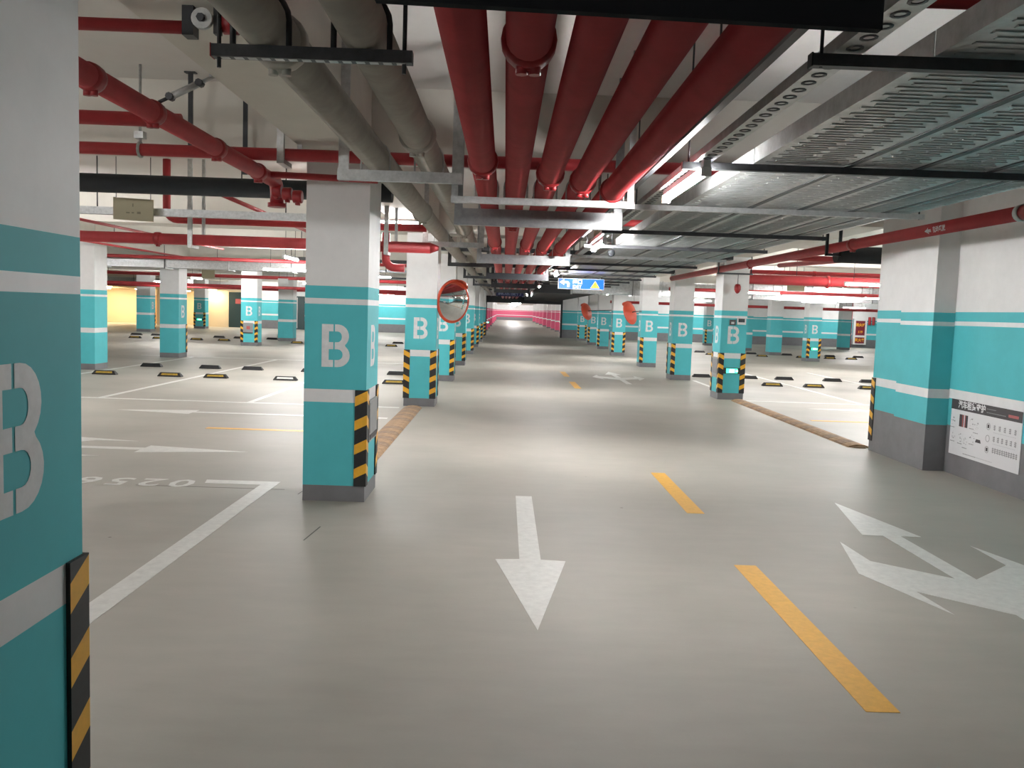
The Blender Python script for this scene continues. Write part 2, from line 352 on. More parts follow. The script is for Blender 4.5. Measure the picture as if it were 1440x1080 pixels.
def guard(cx, cy, sx, sy, parent, leg=0.105, t=0.014, z0=0.155, z1=1.095, flip=False):
    # L-shaped rubber corner protector with slanting yellow bands
    per = 0.235; dz = 0.06
    lv = [z0]; z = z0 + 0.075
    while z < z1 - 0.08: lv += [z, z + 0.095]; z += per
    lv.append(z1)
    mb = MB(); vs = []; n = len(lv)
    cols = []
    for ci, (px, py) in enumerate(((cx - sx * leg, cy), (cx - sx * leg, cy + sy * t), (cx + sx * t, cy + sy * t), (cx + sx * t, cy - sy * leg), (cx, cy - sy * leg))):
        idx = []
        for i, zz in enumerate(lv):
            q = zz if i in (0, n - 1) else zz + (dz if (ci == 2) else 0)
            idx.append(len(mb.v)); mb.v.append((px, py, min(q, z1)))
        cols.append(idx)
    ky, kb = mb.mid('yellow'), mb.mid('black')
    for c in range(4):
        for i in range(n - 1):
            mb.f.append([cols[c][i], cols[c + 1][i], cols[c + 1][i + 1], cols[c][i + 1]]); mb.sm.append(False)
            mb.mi.append(ky if (c in (1, 2) and i % 2 == 1) else kb)
    for row in (0, n - 1):
        mb.f.append([cols[c][row] for c in range(5)]); mb.mi.append(kb); mb.sm.append(False)
    return mb.build('corner_guard', parent)
def pillar(x0, y0, label, wx=0.6, wy=0.72, letters='FR', guards='FR BR', swap=None, top=BZ, group=None):
    x1, y1 = x0 + wx, y0 + wy
    t = thing('pillar', label, 'pillar', ((x0 + x1) / 2, (y0 + y1) / 2, 0), group)
    bands = PB if top == BZ else [(a, b if b < 3 else top, m) for a, b, m in PB]
    banded(x0, x1, y0, y1, bands, swap=swap).build('shaft', t)
    cx, cy = (x0 + x1) / 2, (y0 + y1) / 2
    xf = {'F': lambda a, b, c: (cx + a, y0 - .0015, 1.515 + b), 'R': lambda a, b, c: (x1 + .0015, cy + a, 1.515 + b), 'L': lambda a, b, c: (x0 - .0015, cy - a, 1.515 + b)}
    for l in letters:
        if l in xf: mb = MB(); letter_B(mb, xf[l]); mb.build('stencil_letter', t)
    for g in guards.split():
        gx, sx = (x1, 1) if g[1] == 'R' else (x0, -1); gy, sy = (y0, -1) if g[0] == 'F' else (y1, 1)
        guard(gx, gy, sx, sy, t)
    return t
XL = -1.91; XR = 5.06
P0 = pillar(XL, 1.98, 'large turquoise pillar cut by the left edge of the photo', letters='R', guards='FR BR')
P1 = pillar(XL, 8.34, 'nearest full turquoise pillar with a stencilled B on both visible faces', letters='FR')
P2 = pillar(XL, 16.77, 'bright turquoise pillar with two striped guards beside the tall round mirror', letters='FR', guards='FL FR BR')
pillar(XL, 22.85, 'turquoise pillar partly hidden below the left round mirror', letters='FR', guards='FR BR')
pillar(XL, 29.5, 'narrow turquoise pillar fourth up the left side of the lane', letters='FR', guards='FR BR')
pillar(XL, 37.2, 'turquoise pillar fifth up the left side of the lane', letters='FR', guards='FR BR')
pillar(XL, 44.5, 'turquoise pillar sixth up the left side of the lane', letters='FR', guards='FR BR')
pillar(XL, 52.0, 'turquoise pillar seventh up the left side with a green exit light', letters='FR', guards='FR BR')
pillar(XL, 59.3, 'last turquoise pillar on the left before the pink zone', letters='FR', guards='FR')
R1 = pillar(XR, 20.26, 'nearest free turquoise pillar right of the lane with a lit green exit light', letters='FL', guards='FL FR BL')
pillar(XR, 26.05, 'turquoise pillar second up the right side of the lane', letters='FL', guards='FL BL')
pillar(XR, 32.1, 'turquoise pillar just behind the orange mirror on the right', letters='FL', guards='FL')
pillar(XR - .04, 40.3, 'turquoise pillar with two striped guards left of the orange mirror', letters='FL', guards='FL FR')
pillar(XR + .02, 47.1, 'turquoise pillar fifth up the right side of the lane', letters='FL', guards='FL')
pillar(XR + .06, 53.0, 'turquoise pillar sixth up the right side of the lane', letters='FL', guards='FL')
pillar(XR + .05, 60.4, 'farthest turquoise pillar on the right beside the dark wall end', letters='FL', guards='FL FR')
# second row on the left and beyond
pillar(-11.42, 22.75, 'wide turquoise pillar standing just right of the cut pillar', wx=.75, letters='', guards='', wy=.72)
pillar(-11.27, 28.55, 'turquoise pillar with a striped guard on its right rear corner left of the nearest full pillar', wx=.62, letters='R', guards='BR')
L37 = pillar(-11.45, 37.9, 'distant turquoise pillar with a B and grey notice panel on the left', wx=.7, letters='FR', guards='FL FR')
pillar(-11.4, 43.9, 'plain turquoise pillar close left of the nearest full pillar', wx=.75, letters='', guards='')
pillar(-21.2, 50.3, 'far turquoise pillar in front of the cream lift lobby', wx=.8, letters='R', guards='BR')
pillar(-21.0, 59.0, 'far turquoise pillar with a green exit light beside the cream panel', wx=.75, letters='F', guards='FL FR')
# right second row
pillar(14.35, 40.9, 'far right turquoise pillar with a green exit light and two guards', wx=.62, letters='FL', guards='FL FR')
pillar(14.4, 46.9, 'plain turquoise pillar between the nearest free right pillar and the far green exit light', wx=.65, letters='', guards='')
pillar(13.95, 52.2, 'plain far pillar half hidden behind the nearest free right pillar', wx=1.0, letters='', guards='')
pillar(23.35, 60.0, 'far turquoise pillar left of the fire hose cabinet', wx=.65, letters='', guards='')
pillar(13.75, 59.3, 'thin far pillar with one striped guard seen between two right pillars', wx=.5, letters='F', guards='FL')
# pink zone
for k, y in enumerate((70.5, 79.2, 86.5, 94, 104, 115, 127, 140, 156)):
    pillar(5.05, y, 'pink pillar %s up the right side of the pink zone' % ORD[k], letters='', guards='', swap=PK, top=3.2)
for k, y in enumerate((79, 90, 104, 119, 136, 156)):
    pillar(-2.1, y, 'pink pillar %s up the left side of the pink zone' % ORD[k], letters='', guards='', swap=PK, top=3.2)
guard(5.55, 12.92, -1, 1, w_q)

# panels fixed on pillars
def wall_panel(name, label, cat, x0, x1, y0, y1, z0, z1, extra=None):
    t = thing(name, label, cat, ((x0 + x1) / 2, (y0 + y1) / 2, z0))
    MB().box(x0, x1, y0, y1, z0, z1, 'panel').build('case', t)
    if extra: extra(t)
    return t
wall_panel('notice_panel', 'grey metal notice panel on the lane side of the nearest full pillar', 'panel', -1.309, -1.29, 8.46, 8.95, .57, .98, lambda t: (MB().box(-1.29, -1.287, 8.49, 8.92, .66, .955, 'panel').build('face', t), MB().box(-1.29, -1.286, 8.49, 8.92, .59, .64, 'ink').build('lower_strip', t)))
wall_panel('notice_panel', 'grey metal notice panel on the lane side of the free right pillar', 'panel', 5.04, 5.059, 20.36, 20.86, .5, .98, lambda t: MB().box(5.037, 5.04, 20.4, 20.82, .6, .94, 'inkgrey').build('face', t))
wall_panel('notice_panel', 'grey notice panel with a small red mark on a distant left pillar', 'panel', -11.35, -10.92, 37.88, 37.899, .55, 1.0, lambda t: (MB().box(-11.2, -11.05, 37.875, 37.88, .72, .86, 'inkred').build('red_mark', t), MB().box(-11.35, -10.92, 37.875, 37.88, .55, .59, 'ink').build('lower_strip', t)))
def exit_light(x, y, z, label, wd=.36):
    t = thing('exit_light', label, 'exit light', (x, y, z), 'green exit lights on pillars')
    MB().box(x - wd / 2, x + wd / 2, y - .03, y - .001, z - .07, z + .07, 'black').build('case', t)
    _mb = MB().box(x - wd * .33, x + wd * .33, y - .033, y - .0305, z - .052, z + .052, 'green'); lf = _mb.build('lit_face', t)
    mb = MB(); yy = y - .0345   # running figure and doorway symbol
    mb.box(x - .055, x + .06, yy, y - .0332, z - .04, z + .04, 'greenw'); mb.build('symbol', lf)
    mb = MB(); mb.prism([(x + .09, z - .012), (x + .12, z - .012), (x + .12, z - .028), (x + .145, z), (x + .12, z + .028), (x + .12, z + .012), (x + .09, z + .012)], 0, .001, 'greenw', lambda a, b, c: (a, y - .0335 - c, b)); mb.build('arrow_symbol', lf)
exit_light(5.36, 20.26, .68, 'green exit light low on the nearest free right pillar', .40)
exit_light(14.68, 40.9, .60, 'green exit light low on the far right pillar', .46)
exit_light(-20.62, 59.0, .62, 'green exit light on the far left pillar by the cream panel', .5)
exit_light(-1.58, 79.0, .8, 'green exit light on the first left pink pillar', .5)
exit_light(-1.6, 52.0, .8, 'green exit light low on a far left pillar in the lane row', .36)
t = thing('gas_monitor', 'white wall monitor with dark screen above the B of the free right pillar', 'monitor', (5.53, 20.25, 1.84))
MB().box(5.42, 5.63, 20.235, 20.259, 1.765, 1.925, 'plastic').build('case', t); MB().box(5.45, 5.60, 20.231, 20.235, 1.82, 1.905, 'screen').build('screen', t)
t = thing('call_box', 'small dark call box left of the white monitor on the right pillar', 'call box', (5.32, 20.25, 1.81))
MB().box(5.25, 5.39, 20.23, 20.259, 1.745, 1.875, 'ink').build('case', t); MB().box(5.285, 5.355, 20.226, 20.23, 1.775, 1.825, 'inklight').build('button', t)
t = thing('fire_alarm', 'red round alarm hanging on a rod before the free right pillar', 'alarm', (5.325, 20.0, 2.6))
MB().tube([(5.325, 20.0, 2.66), (5.325, 20.0, 2.91)], .008, 'strut', 6).build('rod', t)
MB().lathe([(.001, .11), (.05, .10), (.075, .05), (.075, -.02), (.05, -.08), (.02, -.11), (.001, -.112)], 'redclamp', 16, lambda x, y, z: (5.325 + x, 20.0 + y, 2.59 + z)).build('bell', t)
MB().box(4.84, 5.66, 19.97, 20.03, 2.91, 2.945, 'strut').build('strut', t)
for x in (4.865, 5.62): MB().tube([(x, 20.0, 2.945), (x, 20.0, CZ if x < 5 else BZ)], .014, 'strut', 6).build('hanger_rod', t)

# poster on the right wall
t = thing('poster', 'white printed advertising poster with black header on the right wall', 'poster', (5.82, 10.34, .265))
MB().box(5.822, 5.829, 9.575, 11.115, .265, .972, 'paper').build('sheet', t)
_mb = MB().box(5.819, 5.8215, 9.575, 11.115, .845, .972, 'ink'); hd = _mb.build('header', t)
PX = lambda a, b, c: (5.8185, 10.345 - a, .618 + b)   # poster plane: a to the right as read, b up
mb = MB(); put_text(mb, '汽车租赁守护', 0.105, 'paper', lambda x, y, z: PX(x - .29, y + .292, 0), .003); mb.build('title', hd)
mb = MB()
def bar(a0, a1, b0, b1, m, d=0): mb.quad(*[(5.8190 - d, 10.345 - a, .618 + b) for a, b in ((a0, b0), (a1, b0), (a1, b1), (a0, b1))], m)
for a in range(9): bar(.05 + a * .022, .065 + a * .022, .305, .315, 'inkgrey', .001)
for a in range(15): bar(.05 + a * .027, .07 + a * .027, .262, .272, 'inkgrey', .001)
bar(.50, .70, .262, .295, 'inkred', .001)
mb.build('subtitle', hd, kind='stuff')
mb = MB()
def bar2(a0, a1, b0, b1, m): mb.quad(*[(5.8205, 10.345 - a, .618 + b) for a, b in ((a0, b0), (a1, b0), (a1, b1), (a0, b1))], m)
bar2(-.56, -.36, .02, .175, 'ink')
pq = mb.build('picture_square', t); mb = MB()
for a, m in ((-.487, 'inkred'), (-.452, 'paper'), (-.432, 'inkred')): mb.quad(*[(5.8195, 10.345 - (a + q[0] * .02), .618 + q[1]) for q in ((0, .02), (1, .02), (1, .175), (0, .175))], m)
mb.build('red_stripe', pq, kind='stuff'); mb = MB()
rnd = random.Random(3)
for (a, b) in ((-.72, .06), (-.27, .09), (-.70, -.12), (-.52, -.13), (-.25, -.10), (-.17, .05), (-.40, -.17)):   # little line drawings
    for i in range(9):
        x, y = a + rnd.uniform(-.05, .05), b + rnd.uniform(-.04, .06); l = rnd.uniform(.008, .03); h = rnd.uniform(.004, .014)
        mb.quad(*[(5.8205 - .0001 * i, 10.345 - p, .618 + q) for p, q in ((x, y), (x + l, y + rnd.uniform(-.01, .01)), (x + l, y + h), (x, y + h))], rnd.choice(['inkgrey', 'inklight']))
    for i in range(5): x = a - .05 + i * .022; mb.quad(*[(5.8205, 10.345 - p, .618 + q) for p, q in ((x, b - .07), (x + .016, b - .07), (x + .016, b - .06), (x, b - .06))], 'inkgrey')
mb.build('small_drawings', t, kind='stuff'); mb = MB()
mb.quad(*[(5.8200, 10.345 - a, .618 + b) for a, b in ((-.16, -.125), (-.03, -.125), (-.05, -.085), (-.14, -.085))], 'ink'); mb.build('car_drawing', t)
for k, b in enumerate((.105, -.04, -.175)):
    mb = MB(); mb.lathe([(.036, 0), (.042, 0), (.042, .001), (.036, .001), (.036, 0)], 'inkgrey', 20, lambda x, y, z, b=b: (5.8205 - z, 10.345 - (.105 - x), .618 + b + y))
    if k != 1: mb.quad(*[(5.8203, 10.345 - (.105 + p), .618 + b + q) for p, q in ((-.02, -.02), (.02, -.02), (.02, .022), (-.02, .022))], 'ink')
    mb.build('round_icon', t, kind='stuff')
mb = MB()
for k, (b, n, st) in enumerate(((.105, 5, .105), (-.03, 6, .087), (-.165, 11, .047))):   # lines of blurred characters, too small to read
    for i in range(n):
        x = .215 + i * st; s_ = .042 if n < 8 else .040
        for q in range(3): mb.quad(*[(5.8205, 10.345 - p, .618 + y) for p, y in ((x, b - .025 + q * .02), (x + s_, b - .025 + q * .02), (x + s_, b - .015 + q * .02), (x, b - .015 + q * .02))], 'inkgrey')
        xx = x + s_ * rnd.uniform(.2, .7); mb.quad(*[(5.8204, 10.345 - p, .618 + y) for p, y in ((xx, b - .035), (xx + .008, b - .035), (xx + .008, b + .035), (xx, b + .035))], 'inkgrey')
    if n < 8:
        for i in range(14): x = .22 + i * .033; mb.quad(*[(5.8205, 10.345 - p, .618 + y) for p, y in ((x, b - .062), (x + .022, b - .062), (x + .022, b - .056), (x, b - .056))], 'inklight')
for i in range(22): x = -.42 + i * .03; mb.quad(*[(5.8205, 10.345 - p, .618 + y) for p, y in ((x, -.315), (x + .02, -.315), (x + .02, -.305), (x, -.305))], 'inklight' if i > 9 else 'inkgrey')
mb.build('text_lines', t, kind='stuff')

# fire hose cabinet by the back right wall
t = thing('hose_cabinet', 'dark red fire hose cabinet with white frame and yellow lettering at the back right wall', 'cabinet', (27.0, 65.8, 0))
MB().box(26.5, 27.5, 65.75, 65.99, .25, 2.2, 'plastic').build('frame', t)
MB().box(26.65, 27.35, 65.72, 65.75, .95, 2.05, 'cabred').build('upper_door', t); MB().box(26.65, 27.35, 65.72, 65.75, .35, .8, 'cabred').build('lower_door', t)
for zc, m, tx in ((1.72, 'signyel', '消火栓'), (1.2, 'signyel', '119'), (.57, 'signyel', '灭火器')):
    mb = MB(); put_text(mb, tx, .26 if tx != '119' else .24, 'yellow', lambda x, y, z, zc=zc: (27.0 + x, 65.715, zc + y), .008); mb.build('lettering', t)
t = thing('standpipe', 'pair of short red pipes fixed right of the fire hose cabinet', 'pipe', (27.87, 65.8, 1.7))
for x in (27.72, 28.02): MB().tube([(x, 65.85, 1.75), (x, 65.85, 2.35)], .1, 'red').build('pipe', t); MB().box(x - .05, x + .05, 65.9, 66.0, 1.95, 2.1, 'strut').build('wall_bracket', t)
t = thing('riser_pipe', 'tall dark red riser left of the fire hose cabinet', 'pipe', (26.25, 65.8, 0)); MB().tube([(26.25, 65.8, 0), (26.25, 65.8, CZ - .005)], .12, 'redclamp').build('pipe', t)

# ------------------------------------------------------------------ wheel stops
def wheel_stop_proto():
    t = thing('wheel_stop', '', 'wheel stop')
    L, D, H = .58, .16, .10
    mb = MB()
    prof = [(0, 0), (0, .018), (.05, H), (.115, H), (D, .018), (D, 0)]
    vs = []
    for sx, ins in ((-1, 0), (1, 0)):
        for y, z in prof: vs.append((sx * (L / 2 - (0 if z < .05 else .055)), y, z))
    n = len(prof)
    mb.add(vs, [tuple(range(n)), tuple(range(2 * n - 1, n - 1, -1))] + [(i, (i + 1) % n, n + (i + 1) % n, n + i) for i in range(n)], 'black')
    o = mb.build('body'); o.parent = t
    mb = MB(); sl = .05 / (H - .018)
    P = lambda x, z, o_: (x, (z - .018) * sl - o_, z)
    z0, z1 = .040, .080
    mb.add([P(-.205, z0, .004), P(.205, z0, .004), P(.19, z1, .004), P(-.19, z1, .004), P(-.205, z0, -.004), P(.205, z0, -.004), P(.19, z1, -.004), P(-.19, z1, -.004)],
           [(0, 1, 2, 3), (0, 1, 5, 4), (1, 2, 6, 5), (2, 3, 7, 6), (3, 0, 4, 7)], 'stopyel')
    o = mb.build('reflector'); o.parent = t
    return t
ws = wheel_stop_proto(); first = True
WHITE_REFL = None
rows = [('near left row', 21.42, 0, [-9.84, -8.23, -7.10, -5.38, -2.69]), ('rear left row', 24.35, PI, [-9.87, -8.23, -7.04, -5.38, -2.97]),
        ('distant left row', 41.7, 0, [-17.67, -16.54, -14.73, -13.42, -9.92, -5.40]), ('farthest left row', 45.2, PI, [-19.08, -18.03, -14.80, -13.75, -12.05, -5.51]),
        ('near right row', 24.77, 0, [7.77, 8.97, 10.56]), ('rear right row', 27.53, PI, [6.35, 7.85, 9.0, 10.55, 11.73]),
        ('distant right row', 44.3, 0, [10.65, 13.26, 15.32, 16.76, 17.87]), ('farthest right row', 46.95, PI, [10.65, 13.46, 15.40, 17.75, 19.30])]
for rn, y, rz, xs in rows:
    for k, x in enumerate(xs):
        kind = 'black wheel stop with yellow front' if rz == 0 else 'black wheel stop showing dark back'
        lab = '%s, %s from left in %s' % (kind, ORD[k], rn)
        if rn.startswith('near left row') and k == 3: lab = 'black wheel stop with worn whitish front left of the nearest full pillar'
        if first: o = ws; o['label'] = lab; first = False
        else: o = dup(ws, (0, 0, 0), lab)
        o['group'] = 'wheel stops in the ' + rn
        o.location = (x, y if rz == 0 else y + .16, 0.0012); o.rotation_euler = (0, 0, rz)
        if 'whitish' in lab:
            for ch in o.children:
                if ch.name.startswith('reflector'): ch.data = ch.data.copy(); ch.data.materials[0] = M['line']

# ------------------------------------------------------------------ speed bumps
def speed_bump(x0, y0, y1, label):
    t = thing('speed_bump', label, 'speed bump', (x0 + .175, (y0 + y1) / 2, 0))
    n = int((y1 - y0) / .27); st = (y1 - y0) / n
    prof = [(0, 0), (.03, .022), (.09, .042), (.175, .048), (.26, .042), (.32, .022), (.35, 0)]
    me = []
    for m in ('bump1', 'bump2'):
        mb = MB(); k = len(prof)
        vs = [(a - .175, (-.48 + .96 * s) * st, z) for s in (0, 1) for a, z in prof]
        # slanting rib pressed in every piece
        mb.add(vs, [tuple(range(k)), tuple(range(2 * k - 1, k - 1, -1))] + [(i, (i + 1) % k, k + (i + 1) % k, k + i) for i in range(k)], m)
        me.append(mb.mesh('bump_piece'))
    for i in range(n):
        o = bpy.data.objects.new('bump_piece', me[(i // 1) % 2 if i % 5 else 0]); COL.objects.link(o); o.parent = t
        o.location = (0, y0 + (i + .5) * st - (y0 + y1) / 2, 0)
    for q, yy in ((0, y0 - .06), (1, y1 + .06)):
        mb = MB(); mb.prism([(x0 + .06, y0 if q == 0 else y1), (x0 + .29, y0 if q == 0 else y1), (x0 + .25, yy), (x0 + .10, yy)], 0, .02, 'bump2'); mb.build('end_cap', t)
speed_bump(-1.87, 9.75, 16.5, 'worn tan rubber speed bump between the two nearest left pillars')
speed_bump(5.31, 13.1, 20.0, 'worn tan rubber speed bump in front of the free right pillar')

# ------------------------------------------------------------------ convex mirrors
def mirror(c, n, arm_to, label, R=.43):
    t = thing('convex_mirror', label, 'mirror', c); q = Vector(n).normalized().to_track_quat('Z', 'Y'); t.rotation_mode = 'QUATERNION'; t.rotation_quaternion = q
    def loc(mb, nm):
        o = mb.build(nm); o.parent = t; return o
    prof = []
    for i in range(13): r = .395 * i / 12; prof.append((max(r, .0005), .02 + .105 * (1 - (r / .395) ** 2)))
    loc(MB().lathe(prof, 'mirror', 40), 'mirror_face')
    rim = [(.385 + .035 * math.cos(a) + .01, .012 + .022 * math.sin(a)) for a in [2 * PI * k / 12 for k in range(13)]]
    loc(MB().lathe(rim, 'orange', 40), 'rim')
    loc(MB().lathe([(.0005, -.09), (.15, -.08), (.30, -.045), (.40, .0)], 'orange', 40), 'back_shell')
    mb = MB(); vs = []; N = 16
    for i in range(N + 1):
        a = math.radians(38 + 104 * i / N); d = .10 * math.sin(PI * i / N) ** .6 + .02
        for r in (.425, .437): vs += [(r * math.cos(a), r * math.sin(a), .02), (r * math.cos(a), r * math.sin(a), .02 + d)]
    fs = []
    for i in range(N):
        b = 4 * i; fs += [(b, b + 1, b + 5, b + 4), (b + 2, b + 3, b + 7, b + 6), (b + 1, b + 3, b + 7, b + 5), (b, b + 2, b + 6, b + 4)]
    mb.add(vs, fs, 'orange', True); loc(mb, 'hood')
    inv = q.to_matrix().inverted(); a = inv @ (Vector(arm_to) - Vector(c))
    loc(MB().tube([(0, 0, -.085), (0, 0, -.16), tuple(a)], .018, 'strut', 8), 'bracket')
    return t
mirror((-1.03, 17.15, 2.05), (.72, -.69, -.08), (-1.33, 17.4, 2.05), 'round convex mirror with orange rim and hood on the bright left pillar')
mirror((4.50, 31.2, 1.98), (-.74, .60, -.28), (5.10, 32.3, 2.05), 'orange-backed convex mirror nearer of the two on the right')
mirror((3.98, 42.3, 2.0), (-.74, .60, -.28), (5.1, 40.9, 2.1), 'orange-backed convex mirror farther of the two on the right')

# ------------------------------------------------------------------ pipes
def ring(mb, p, ax, r, m='redclamp'):
    p = Vector(p); a = Vector(ax); k = r
    mb.tube([p - a * .045, p - a * .04, p - a * .02, p + a * .02, p + a * .04, p + a * .045], [k * 1.02, k * 1.17, k * 1.20, k * 1.20, k * 1.17, k * 1.02], m, 18)
def coupling(parent, p, ax, r, m='redclamp', bolts=True, down=True):
    mb = MB(); ring(mb, p, ax, r, m)
    if bolts:
        q = Vector(p); a = Vector(ax); s = a.cross(Vector((0, 0, 1)))
        dz = -1 if down else 1
        c = q + Vector((0, 0, dz * r * 1.18))
        mb.tube([c - s * r * .42, c + s * r * .42], .013, m, 8)
        for e in (-1, 1): mb.tube([c + s * e * r * .28 - Vector((0, 0, .02)), c + s * e * r * .28 + Vector((0, 0, .02))], .022, m, 8)
    return mb.build('pipe_coupling', parent)
def pipe(label, path, r, m='red', cps=(), name='fire_pipe', group=None, cm='redclamp', n=18, rods=()):
    c = path[0]
    t = thing(name, label, 'pipe', c, group)
    MB().tube(path, r, m, n).build('pipe_run', t)
    for p, ax in cps: coupling(t, p, ax, r, cm)
    for x, y, z in rods: MB().tube([(x, y, z + r * .9), (x, y, CZ)], .008, 'strut', 5).build('hanger_rod', t)
    return t
def elbow(p0, corner, p1, rad=.15, n=5):
    a = Vector(p0); c = Vector(corner); b = Vector(p1); u = (a - c).normalized(); v = (b - c).normalized()
    return [tuple(a)] + [tuple(c + u * rad * (1 - math.sin(t)) + v * rad * (1 - math.cos(t))) for t in [PI / 2 * i / n for i in range(n + 1)]] + [tuple(b)]
YA = (0, 1, 0); XA = (1, 0, 0)
RX = [(-.175, 'leftmost'), (.055, 'second from left'), (.285, 'middle'), (.54, 'fourth from left'), (.81, 'rightmost')]
CY = [[5.75, 12.4, 24.5], [3.2, 9.4, 15.3, 27], [6.15, 12.6, 25], [6.45, 12.9, 26], [6.9, 13.2, 24]]
for (x, nm), cy in zip(RX, CY):
    pipe('thick red fire main above the lane, %s of five' % nm, [(x, -4, 2.87), (x, 64, 2.87)], .084, cps=[((x, y, 2.87), YA) for y in cy], group='five red fire mains over the lane')
for x, nm, cy in ((-1.03, 'left', [3.95, 10.6]), (-.62, 'right', [5.9, 12.5])):
    t = pipe('grey drain pipe over the nearest full pillar, %s of the pair' % nm, [(x, -4, 3.05), (x, 64, 3.05)], .104, 'gpipe', name='drain_pipe', cps=[((x, y, 3.05), YA) for y in cy], cm='gpipe', group='pair of grey drain pipes')
t = pipe('red sprinkler main running away above the left bays', elbow((-2.27, 2.3, 3.08), (-2.27, 8.65, 3.08), (-2.27, 8.65, 2.88), .11), .065, cps=[((-2.27, y, 3.08), YA) for y in (4.81, 5.64, 6.86, 8.0)], name='sprinkler_pipe')
MB().tube([(-2.27, 8.65, 2.88), (-2.27, 8.65, 2.84)], .088, 'redclamp', 16).build('end_flange', t)
for k in range(3): coupling(t, (-2.25 + .10 * k, 8.58, 2.99 - .025 * k), XA, .052)
pipe('dark red pipe crossing close overhead at the upper left', [(-12, 4.4, 3.25), (-1.6, 4.4, 3.235)], .031, name='sprinkler_pipe')
pipe('red branch pipe joining the sprinkler main beside the cut pillar', [(-12, 6.12, 3.17), (-2.27, 6.12, 3.13)], .048, name='sprinkler_pipe')
pipe('long red pipe crossing above the nearest full pillar', [(-12, 7.85, 3.215), (3.6, 7.85, 3.215)], .054, cps=[((-.3, 7.85, 3.215), XA), ((.45, 7.85, 3.215), XA)], name='sprinkler_pipe')
pipe('thin dark red pipe crossing above the cable trays at the top right', [(1.3, 3.6, 3.2), (5.4, 3.6, 3.2)], .022, name='sprinkler_pipe', rods=[(1.34, 3.6, 3.2), (3.7, 3.6, 3.2)])
pipe('red pipe crossing above the cable trays behind the lane lamp', [(1.3, 12.9, 3.25), (3.8, 12.9, 3.25)], .05, name='sprinkler_pipe', rods=[(1.34, 12.9, 3.25), (3.7, 12.9, 3.25)])
pipe('thin red branch pipe just in front of the nearest pillar top', [(-2.22, 8.2, 3.09), (-1.22, 8.2, 3.07)], .03, name='sprinkler_pipe')
pipe('thick black lagged pipe crossing behind the nearest full pillar', [(-14, 10.25, 3.22), (-1.35, 10.25, 3.22)], .108, 'foam', name='lagged_pipe', rods=[(-6.2, 10.25, 3.22), (-3.1, 10.25, 3.22)])
pipe('red pipe with a dropping elbow left of the nearest full pillar', elbow((-5.03, 13, CZ), (-5.03, 13, 3.08), (-1.2, 13, 3.08), .16), .056, name='sprinkler_pipe')
t = pipe('bright red low pipe ending in a cone beside the nearest pillar', [(-14, 12.6, 2.765), (-1.1, 12.6, 2.765)], .078, cps=[((-5.0, 12.6, 2.765), XA), ((-1.75, 12.6, 2.765), XA)], name='sprinkler_pipe')
MB().tube([(-1.1, 12.6, 2.765), (-.98, 12.6, 2.765)], [.078, .03], 'red', 16).build('end_cone', t)
pipe('short red drop bend below the low red pipe', elbow((-1.78, 12.9, 2.99), (-1.78, 12.9, 2.48), (-1.5, 12.9, 2.48), .14), .06, name='sprinkler_pipe')
pipe('thin red sprinkler line leading away behind the beige plate', [(-7.3, 10.5, 3.2), (-7.1, 22, 3.2)], .026, name='sprinkler_pipe')
pipe('thin red sprinkler line leading away far left', [(-9.9, 17, 3.2), (-9.8, 30, 3.2)], .026, name='sprinkler_pipe')
pipe('thin red sprinkler line leading away left of the nearest full pillar', [(-3.5, 10.6, 3.2), (-3.6, 16.5, 3.2)], .028, name='sprinkler_pipe')
for y, z, x0, r, lab in ((25.2, 3.1, -22, .05, 'red pipe crossing the left bays in front of the grey duct'), (34.2, 2.88, -28, .065, 'red pipe crossing far behind the grey duct'), (40.2, 2.60, -28, .07, 'low red pipe crossing the distant left bays'), (47.5, 2.62, -28, .07, 'low red pipe crossing near the lift lobby'), (18.6, 3.12, -20, .04, 'thin red pipe crossing the left lane')):
    pipe(lab, [(x0, y, z), (-2.2, y, z)], r, name='sprinkler_pipe', rods=[(x, y, z) for x in (-15.5, -8.3, -3.4)])
t = pipe('red pipe with white lettering along the right wall', [(4.95, 26, 3.03), (4.95, 15, 3.02), (4.95, 8.46, 3.012)], .073, cps=[((4.95, 12.5, 3.016), YA), ((4.95, 17.7, 3.022), YA)])
MB().tube([(4.95, 8.46, 3.012), (4.95, 8.39, 3.012)], .082, 'galv', 18).build('end_ring', t)
MB().tube(elbow((4.95, 8.39, 3.012), (4.95, 8.22, 3.012), (4.95, 8.22, CZ - .005), .12), .073, 'redclamp', 16).build('riser', t)
mb = MB()
def PXF(a, b, c):   # lettering wrapped on the lane side of the pipe
    an = math.radians(196) - b / .0735
    return (4.95 + .0745 * math.cos(an), 9.96 - a, 3.0125 + .0745 * math.sin(an))
put_text(mb, '自动喷淋', .075, 'paper', lambda x, y, z: PXF(x + .06, y, 0), .002)
mb.prism([(-.27, 0), (-.19, .04), (-.19, .017), (-.12, .017), (-.12, -.017), (-.19, -.017), (-.19, -.04)], 0, .0005, 'paper', lambda a, b, c: PXF(a, b, 0))
mb.build('pipe_lettering', t)
for y, z, r, lab in ((22.2, 2.92, .125, 'thick dark red pipe crossing the right bays'), (23.2, 3.16, .06, 'red pipe crossing the right bays near the ceiling'), (30.5, 2.86, .06, 'red pipe crossing the distant right bays'), (50.0, 2.62, .08, 'far red pipe crossing near the fire hose cabinet')):
    pipe(lab, [(5.72 if y != 22.2 else 6.0, y, z), (28, y, z)], r, cps=[((8.2, y, z), XA)], name='sprinkler_pipe', rods=[(x, y, z) for x in (7.4, 12.5, 19)])
